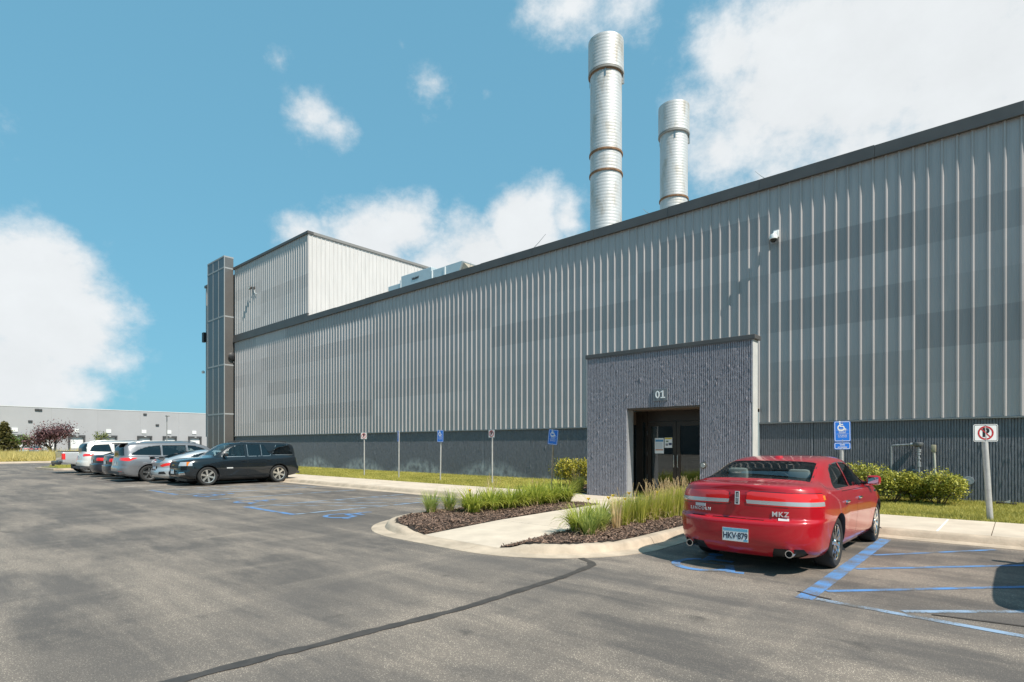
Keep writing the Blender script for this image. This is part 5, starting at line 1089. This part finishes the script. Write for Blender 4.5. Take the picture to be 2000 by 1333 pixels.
sign(1934, 14.55, zy(829, 1926, 14.55), 'npbig', 'larger no-parking sign on a leaning thick steel post by the shrubs', R(30), -.06, False, R(3), post=.052)
# ================================================================ PLANTS
def blades(n, rad, h, lean, w, q, curve=.6, seg=4, hvar=.35):
    V = []; F = []; T_ = []
    for i in range(n):
        a = q.uniform(0, 2*math.pi); r0 = rad*math.sqrt(q.uniform(0, 1))*.5; bx, by = r0*math.cos(a), r0*math.sin(a); d = a+q.normal(0, .5); L_ = h*(1-hvar+hvar*q.uniform(0, 1)*1.3); ln = lean*q.uniform(.25, 1.2); ww = w*q.uniform(.7, 1.3); tw = q.uniform(0, math.pi); b0 = len(V); tone = q.uniform(0, 1)
        px, pz = 0., 0.; ang = .08+.25*ln
        for k in range(seg+1):
            f = k/seg; hw = ww*(1-f**1.7)*.5+.0006; sx_, sy_ = -math.sin(d)*hw, math.cos(d)*hw
            c = (bx+math.cos(d)*px, by+math.sin(d)*px, pz); V += [(c[0]-sx_, c[1]-sy_, c[2]), (c[0]+sx_, c[1]+sy_, c[2])]
            ang += (curve*ln*2.2)/seg*(.4+f*1.3); px += L_/seg*math.sin(min(ang, 2.6)); pz += L_/seg*math.cos(min(ang, 2.6)); pz = max(pz, .01)
        for k in range(seg): F.append((b0+2*k, b0+2*k+1, b0+2*k+3, b0+2*k+2)); T_.append(min(1, max(0, tone*.75+.25*k/seg)))
    return V, F, T_
def leafobj(name, V, F, T_, m, parent):
    me = bpy.data.meshes.new(name); me.from_pydata(V, [], F); me.attributes.new('tone', 'FLOAT', 'FACE').data.foreach_set('value', T_); return obj(name, me, parent, m)
L_LILY = leafmat('lily_leaf', (.20, .27, .03), (.66, .66, .12), .5); L_REED = leafmat('reed_leaf', (.26, .31, .04), (.76, .70, .17), .5); L_STRAW = leafmat('straw', (.55, .40, .20), (.85, .66, .40), .4); L_BLUEG = leafmat('fountain_leaf', (.22, .30, .06), (.64, .66, .20), .5); L_YEL = leafmat('yellow_petal', (.85, .50, .01), (.95, .72, .04), .3)
def clump(x, y, kind, label, sc=1., seed=0, flowers=0, heads=0, z=.13, grp='grass clumps in the island beds'):
    q = np.random.default_rng(seed); t = thing({'lily': 'daylily', 'reed': 'reed_grass', 'fount': 'fountain_grass', 'straw': 'dry_grass'}[kind], label, 'plant', (x, y, z), q.uniform(0, 6), grp)
    if kind == 'lily': leafobj('leaves', *blades(230, .30*sc, .66*sc, 1.1, .025, q, .8, 5), L_LILY, t)
    if kind == 'fount': leafobj('leaves', *blades(210, .20*sc, .60*sc, .75, .011, q, .6, 5), L_BLUEG, t)
    if kind == 'reed': leafobj('leaves', *blades(320, .36*sc, .60*sc, .34, .012, q, .5, 4), L_REED, t)
    if kind == 'straw': leafobj('leaves', *blades(60, .14*sc, .62*sc, .22, .010, q, .4, 4), L_STRAW, t)
    if kind in ('lily', 'fount', 'reed'): leafobj('dry_leaves', *blades(26, .34*sc, .42*sc, 1.2, .012, q, .9, 4), L_STRAW, t)
    V, F, T_ = [], [], []
    for i in range(heads):
        a = q.uniform(0, 6.28); r0 = .22*sc*math.sqrt(q.uniform(0, 1)); H = sc*q.uniform(.62, .86); lx, ly = q.normal(0, .10), q.normal(0, .10); c0 = Vector((r0*math.cos(a), r0*math.sin(a), .1)); c1 = Vector((c0.x+lx, c0.y+ly, H))
        mb = MB().tube([c0, c0.lerp(c1, .6)+Vector((0, 0, .02)), c1], [.0035, .003, .002], 4, cap=False); b0 = len(V); V += mb.v; F += [tuple(b0+i_ for i_ in f) for f in mb.f]; T_ += [.5]*len(mb.f)
        for k in range(26):
            f = .68+.34*k/26; c = c0.lerp(c1, f); w = .016*math.sin(math.pi*min(1, (f-.66)/.38))+.003; an = q.uniform(0, 6.28); d = Vector((math.cos(an), math.sin(an), 1.6))*w; s_ = Vector((-math.sin(an), math.cos(an), 0))*.004; b0 = len(V); V += [tuple(c-s_), tuple(c+s_), tuple(c+d)]; F.append((b0, b0+1, b0+2)); T_.append(q.uniform(.3, 1))
    if heads: leafobj('seed_heads', V, F, T_, L_STRAW, t)
    for i in range(flowers):
        a = q.uniform(0, 6.28); r0 = .32*sc*q.uniform(.3, 1); c = Vector((r0*math.cos(a), r0*math.sin(a), sc*q.uniform(.44, .60))); V2, F2, T2 = [], [], []
        for k in range(6):
            an = k*math.pi/3+q.uniform(-.1, .1); d = Vector((math.cos(an), math.sin(an), 0)); s_ = Vector((-math.sin(an), math.cos(an), 0))*.018; b0 = len(V2); V2 += [tuple(c), tuple(c+d*.022+s_+Vector((0, 0, .038))), tuple(c+d*.05+Vector((0, 0, .062))), tuple(c+d*.022-s_+Vector((0, 0, .038)))]; F2.append((b0, b0+1, b0+2, b0+3)); T2.append(q.uniform(0, 1))
        mb = MB().tube([(c.x*.4, c.y*.4, .05), (c.x, c.y, c.z)], .003, 4); fl_ = leafobj('flower', V2, F2, T2, L_YEL, t); mb.build('flower_stalk', L_STRAW, fl_)
    return t
# left bed
k = 0
clump(-9.5, 7.98, 'fount', 'fountain grass tuft at the rounded kerb end of the left bed', .92, 1, grp=None); clump(-9.52, 8.55, 'fount', 'fountain grass tuft second from the rounded end of the left bed', .88, 2, grp=None)
for i, (x, y, s_) in enumerate(((-8.85, 8.62, 1.0), (-8.85, 9.2, .95), (-8.8, 9.75, 1.0), (-8.85, 10.25, .95), (-8.8, 10.75, 1.0), (-9.15, 11.05, 1.0), (-8.78, 11.3, 1.05), (-9.25, 9.6, .85), (-9.3, 11.55, .95), (-8.75, 11.8, 1.05))):
    clump(x, y, 'lily', 'leafy daylily with one orange bloom in the left bed' if i == 0 else 'arching daylily clump in the row of the left bed', s_, 10+i, 1 if i == 0 else 0, 0, grp=None if i == 0 else 'daylilies in the left bed')
clump(-10.2, 12.02+2.45, 'reed', 'tall tawny-headed reed grass beside the weathered sign post', .85, 31, 0, 14, grp=None); clump(-9.35, 11.45, 'reed', 'reed grass with pale plumes at the back of the left bed', .75, 33, 1, 10, grp=None)
clump(-9.55, 9.9, 'straw', 'few dry straw stalks at the kerb side of the left bed', 1.0, 35, 0, 7, grp=None)
# right bed
for i, (x, y, s_, f) in enumerate(((-5.55, 7.95, .9, 0), (-5.70, 8.75, .85, 2), (-5.72, 9.7, .85, 3), (-5.72, 10.6, .8, 2))):
    clump(x, y, 'lily', ['daylily clump at the walk edge in front of the right bed', 'yellow-flowering daylily beside the front daylily of the right bed', 'yellow-flowering daylily midway along the right bed', 'yellow-flowering daylily far back along the right bed'][i], s_, 50+i, f, 0, grp=None)
clump(-5.22, 7.72, 'fount', 'fountain grass tuft nearest the dropped kerb in the right bed', .85, 60, grp=None); clump(-5.25, 8.62, 'straw', 'tawny dry grass tuft among the right bed plants', .95, 61, grp=None); clump(-5.35, 8.25, 'fount', 'fountain grass tuft beside the tawny dry tuft', .8, 62, grp=None)
for i, (x, y, s_) in enumerate(((-5.45, 9.1, .9), (-5.42, 9.6, 1.), (-5.4, 10.1, 1.), (-5.35, 10.6, 1.), (-5.35, 11.05, 1.05), (-5.3, 11.5, 1.05), (-5.65, 11.3, .95), (-5.6, 11.8, 1.0))):
    clump(x, y, 'reed', 'upright reed grass with tan seed heads in the right bed', s_*.95, 70+i, 0, 16 if i > 1 else 3, grp='reed grasses in the right bed')
clump(-7.0+1.0, 11.2, 'straw', 'thin dry stalks at the walk side of the right bed', .6, 90, 0, 5, grp=None)
# mulch chips
M_CHIP = leafmat('bark_chip', (.042, .026, .019), (.33, .21, .15), .0, .85)
def chips(x0, x1, y0, y1, n, seed, test, zf, name='mulch'):
    q = np.random.default_rng(seed); V, F, T_ = [], [], []
    for i in range(n):
        x, y = q.uniform(x0, x1), q.uniform(y0, y1)
        if not test(x, y): continue
        a, e, l, w = q.uniform(0, 6.28), q.normal(0, .35), q.uniform(.018, .05), q.uniform(.005, .012); c = Vector((x, y, zf(x, y)+q.uniform(.0, .022))); d = Vector((math.cos(a)*math.cos(e), math.sin(a)*math.cos(e), math.sin(e)))*l; s_ = Vector((-math.sin(a), math.cos(a), q.normal(0, .4)))*w; up_ = Vector((0, 0, .006)); b0 = len(V)
        V += [tuple(c-d-s_), tuple(c-d+s_), tuple(c+d+s_*.6), tuple(c+d-s_*.6), tuple(c+up_)]; F += [(b0, b0+1, b0+4), (b0+1, b0+2, b0+4), (b0+2, b0+3, b0+4), (b0+3, b0, b0+4)]; t_ = q.uniform(0, 1)**1.6; T_ += [t_]*4
    o = stuff(leafobj(name, V, F, T_, M_CHIP, None)); return o
zbed = bed_z
tag(chips(-9.75, -7.79, 6.4, 11.95, 15000, 5, lambda x, y: in_island(x, y, .02), zbed), 'brown bark mulch filling the left island bed', 'mulch'); tag(chips(-5.94, -4.57, 6.4, 12.0, 11000, 6, lambda x, y: in_island(x, y, .02), zbed), 'brown bark mulch filling the right island bed', 'mulch')
tag(chips(-11.9, -9.62, 14.3, 17, 5000, 8, lambda x, y: True, lambda x, y: .15), 'brown bark mulch under the shrub beside the portal', 'mulch')
# shrubs
def shrub(x, y, rx, ry_, h, label, cols, seed, n=3600, z=.15, grp=None, leaf=.05):
    q = np.random.default_rng(seed); t = thing('shrub', label, 'shrub', (x, y, z), 0, grp); m = leafmat('shrub_%d' % seed, cols[0], cols[1], .3, .5); V, F, T_ = [], [], []
    lobes = [(q.uniform(-.55, .55)*rx, q.uniform(-.55, .55)*ry_, q.uniform(.42, .74)*h, q.uniform(.24, .42)) for _ in range(16)]
    for i in range(n):
        lx, ly, lz, lr = lobes[q.integers(len(lobes))]; v = q.normal(0, 1, 3); v /= np.linalg.norm(v); rr = q.uniform(.62, 1.08)**.6
        c = Vector((lx+v[0]*lr*rr*rx, ly+v[1]*lr*rr*ry_, lz+v[2]*lr*rr*h*1.0))
        if c.z < .03: c.z = q.uniform(.02, .2)
        a, e, r_ = q.uniform(0, 6.28), q.normal(.35, .5), leaf*q.uniform(.6, 1.2); d = Vector((math.cos(a)*math.cos(e), math.sin(a)*math.cos(e), math.sin(e)))*r_; s_ = Vector((-math.sin(a), math.cos(a), q.normal(0, .5))).normalized()*r_*.42; b0 = len(V)
        V += [tuple(c-d*.2), tuple(c+d*.4+s_), tuple(c+d), tuple(c+d*.4-s_)]; F.append((b0, b0+1, b0+2, b0+3)); T_.append(q.uniform(0, 1)**1.3)
    leafobj('foliage', V, F, T_, m, t); st = MB()
    for k in range(9):
        lx, ly, lz, lr = lobes[k]; st.tube([(lx*.15, ly*.15, -.05), (lx*.6, ly*.6, lz*.5), (lx, ly, lz)], [.014, .01, .005], 5)
    st.build('stems', mat('shrub_stem', (.09, .06, .04), .9), t); return t
SH = ((.13, .17, .024), (.70, .64, .12))
shrub(-11.45, 15.9, 1.0, .8, 1.0, 'yellow-green shrub left of the entrance portal', ((.09, .13, .015), (.75, .62, .08)), 1, 5200, leaf=.055); shrub(-10.6, 16.5, .75, .6, .85, 'blue-green juniper shrub between the yellow shrub and the portal', ((.03, .07, .03), (.14, .24, .12)), 2, 3000, leaf=.035)
shrub(-3.05, 17.2, .85, .65, .98, 'taller shrub behind the front of the red sedan', SH, 3, 4200); shrub(-2.42, 16.85, .85, .7, .80, 'rounded shrub under the gas pipe', SH, 4, 4600); shrub(-1.42, 16.95, .85, .7, .84, 'wide shrub at the foot of the cream conduit', SH, 5, 5000); shrub(-1.9, 17.25, .6, .5, .7, 'low shrub filling the gap between the two front shrubs', SH, 6, 2600)
# lawn blades
L_GRASS = leafmat('grass_blade', (.26, .26, .04), (.72, .63, .17), .4, .6)
def grass(x0, x1, n, seed, hh, label, y0=14.27, y1=18.3, zf=None, m=None, w=.012, dens=None):
    q = np.random.default_rng(seed); x = q.uniform(x0, x1, n); y = q.uniform(y0, y1, n); a = q.uniform(0, 6.28, n); h_ = hh*q.uniform(.5, 1.3, n); z = (.125+(y-14.25)/4.09*.05) if zf is None else zf+0*x
    dxv, dyv = np.cos(a)*w, np.sin(a)*w; lx, ly = q.normal(0, .5, n)*h_, q.normal(0, .5, n)*h_
    V = np.stack([np.stack([x-dxv, y-dyv, z], -1), np.stack([x+dxv, y+dyv, z], -1), np.stack([x+lx, y+ly, z+h_], -1)], 1).reshape(-1, 3)
    if m is not None: h_ = h_*(.35+.75*(.5+.5*np.sin(x*.9+2*np.sin(y*.7))*np.sin(y*1.3+x*.4)))*np.where(q.uniform(0, 1, n) < .12, 1.5, 1.); V = np.stack([np.stack([x-dxv, y-dyv, z], -1), np.stack([x+dxv, y+dyv, z], -1), np.stack([x+lx*.6, y+ly*.6, z+h_], -1)], 1).reshape(-1, 3)
    patch = .5+.5*np.sin(x*1.3+np.sin(y*2.1)*1.7)*np.sin(y*1.9+x*.6); T_ = np.clip(q.uniform(0, 1, n)*.65+.35*patch, 0, 1)
    me = bpy.data.meshes.new('grass'); me.vertices.add(3*n); me.vertices.foreach_set('co', V.ravel()); me.loops.add(3*n); me.loops.foreach_set('vertex_index', np.arange(3*n)); me.polygons.add(n); me.polygons.foreach_set('loop_start', np.arange(0, 3*n, 3)); me.update(calc_edges=True)
    me.attributes.new('tone', 'FLOAT', 'FACE').data.foreach_set('value', T_); return tag(stuff(obj('grass', me, None, m or L_GRASS)), label, 'grass')
grass(-4.6, 3.5, 60000, 1, .065, 'mown lawn grass along the wall right of the portal', w=.006); grass(-30, -11.95, 80000, 2, .075, 'mown lawn grass along the wall between portal and parked cars', w=.009); grass(-45, -30, 22000, 3, .09, 'mown lawn grass behind the parked row', w=.014)
L_MEAD = leafmat('meadow_blade', (.42, .34, .09), (.80, .66, .27), .3, .7)
grass(-104, -66.8, 60000, 4, .75, 'tall yellow meadow grass beyond the road', y0=-4, y1=21, zf=.1, m=L_MEAD, w=.03); grass(-49.5, -46, 6000, 5, .12, 'short grass on the traffic island at the end of the row', y0=7.8, y1=11.1, zf=.15, w=.014)
# ================================================================ TREES
def branches(mb, p, d, L_, r0, depth, q, tips):
    e = p+d*L_; mb.tube([p, p.lerp(e, .5)+Vector((q.normal(0, .03), q.normal(0, .03), 0))*L_, e], [r0, r0*.8, r0*.55], 6)
    if depth == 0: tips.append(e); return
    for i in range(3 if depth > 1 else 3):
        nd_ = (d+Vector((q.normal(0, .55), q.normal(0, .55), q.normal(.1, .3)))).normalized(); branches(mb, e if i else p.lerp(e, .75), nd_, L_*q.uniform(.62, .85), r0*.55, depth-1, q, tips)
def tree(name, label, loc, h, spread, cols, seed, n=5000, leaf=.12, trunk=.09, stems=1, cone=False, grp=None, tcol=(.06, .045, .035)):
    q = np.random.default_rng(seed); t = thing(name, label, 'tree', loc, 0, grp); m = leafmat(name+'_leaf_%d' % seed, cols[0], cols[1], .25); mb = MB(); V, F, T_ = [], [], []
    tips = []
    if cone:
        mb.tube([(0, 0, 0), (0, 0, h*.95)], [trunk, .015], 8); 
        for k in range(int(n/36)):
            f = q.uniform(.06, 1)**.8; z = h*(1-f)+.25; R_ = spread*f*q.uniform(.75, 1.08); a = q.uniform(0, 6.28)
            mb.tube([(0, 0, z), (math.cos(a)*R_, math.sin(a)*R_, z-.12*R_)], [.016, .006], 4, cap=False)
            for j in range(36):
                g_ = q.uniform(.25, 1.05); c = Vector((math.cos(a)*R_*g_+q.normal(0, .1), math.sin(a)*R_*g_+q.normal(0, .1), z-.12*R_*g_+q.normal(.02, .06))); tips.append(c)
    else:
        for s_ in range(stems):
            d = Vector((q.normal(0, .28), q.normal(0, .28), 1)).normalized(); branches(mb, Vector((q.normal(0, .08), q.normal(0, .08), 0)), d, h*.32, trunk, 3, q, tips)
        mx_, my_ = sum(p.x for p in tips)/len(tips), sum(p.y for p in tips)/len(tips); zz = max(p.z for p in tips); tips = [Vector((p.x-mx_*p.z/zz, p.y-my_*p.z/zz, p.z)) for p in tips]; mb.v = [(x-mx_*z/zz, y-my_*z/zz, z) for x, y, z in mb.v]; xx = max(max(abs(p.x), abs(p.y)) for p in tips); tips = [Vector((p.x/xx*spread*.92, p.y/xx*spread*.92, p.z/zz*h*.96)) for p in tips]; mb.v = [(x/xx*spread*.92 if z > h*.3 else x, y/xx*spread*.92 if z > h*.3 else y, z/zz*h*.96) for x, y, z in mb.v]
    for i in range(n):
        c = tips[q.integers(len(tips))]
        if not cone: c = c+Vector(q.normal(0, 1, 3))*spread*(.105 if q.uniform(0, 1) < .6 else .22)
        a, e, r_ = q.uniform(0, 6.28), q.normal(.1, .6), leaf*q.uniform(.6, 1.3); d = Vector((math.cos(a)*math.cos(e), math.sin(a)*math.cos(e), math.sin(e)))*r_; s2 = Vector((-math.sin(a), math.cos(a), q.normal(0, .6))).normalized()*r_*.4; b0 = len(V)
        V += [tuple(c-d*.5), tuple(c+s2), tuple(c+d*.5), tuple(c-s2)]; F.append((b0, b0+1, b0+2, b0+3)); T_.append(q.uniform(0, 1))
    mb.build('trunk', mat('bark_%d' % seed, tcol, .9), t, 60); leafobj('crown', V, F, T_, m, t); return t
def gnd(px, d): p_ = pix_dir(px, 870)*d; p_.z = .1; return p_
tree('plum_tree', 'purple-leaved plum tree beyond the road', gnd(102, 78), 4.1, 2.9, ((.07, .032, .036), (.32, .17, .17)), 3, 5200, .22, .1, 4)
tree('spruce_tree', 'dark green spruce tree at the left of the purple tree', gnd(8, 80), 5.0, 2.1, ((.05, .06, .018), (.24, .20, .06)), 4, 9000, .26, .12, 1, True)
tree('young_tree', 'small bright green tree just behind the spruce', gnd(38, 90), 3.0, 1.5, ((.06, .10, .015), (.24, .34, .05)), 5, 2600, .22, .07, 2)
tree('young_tree', 'slender yellow-green sapling behind the white utility vehicle', gnd(196, 66), 3.1, .85, ((.10, .13, .025), (.36, .38, .10)), 6, 900, .15, .05, 2)
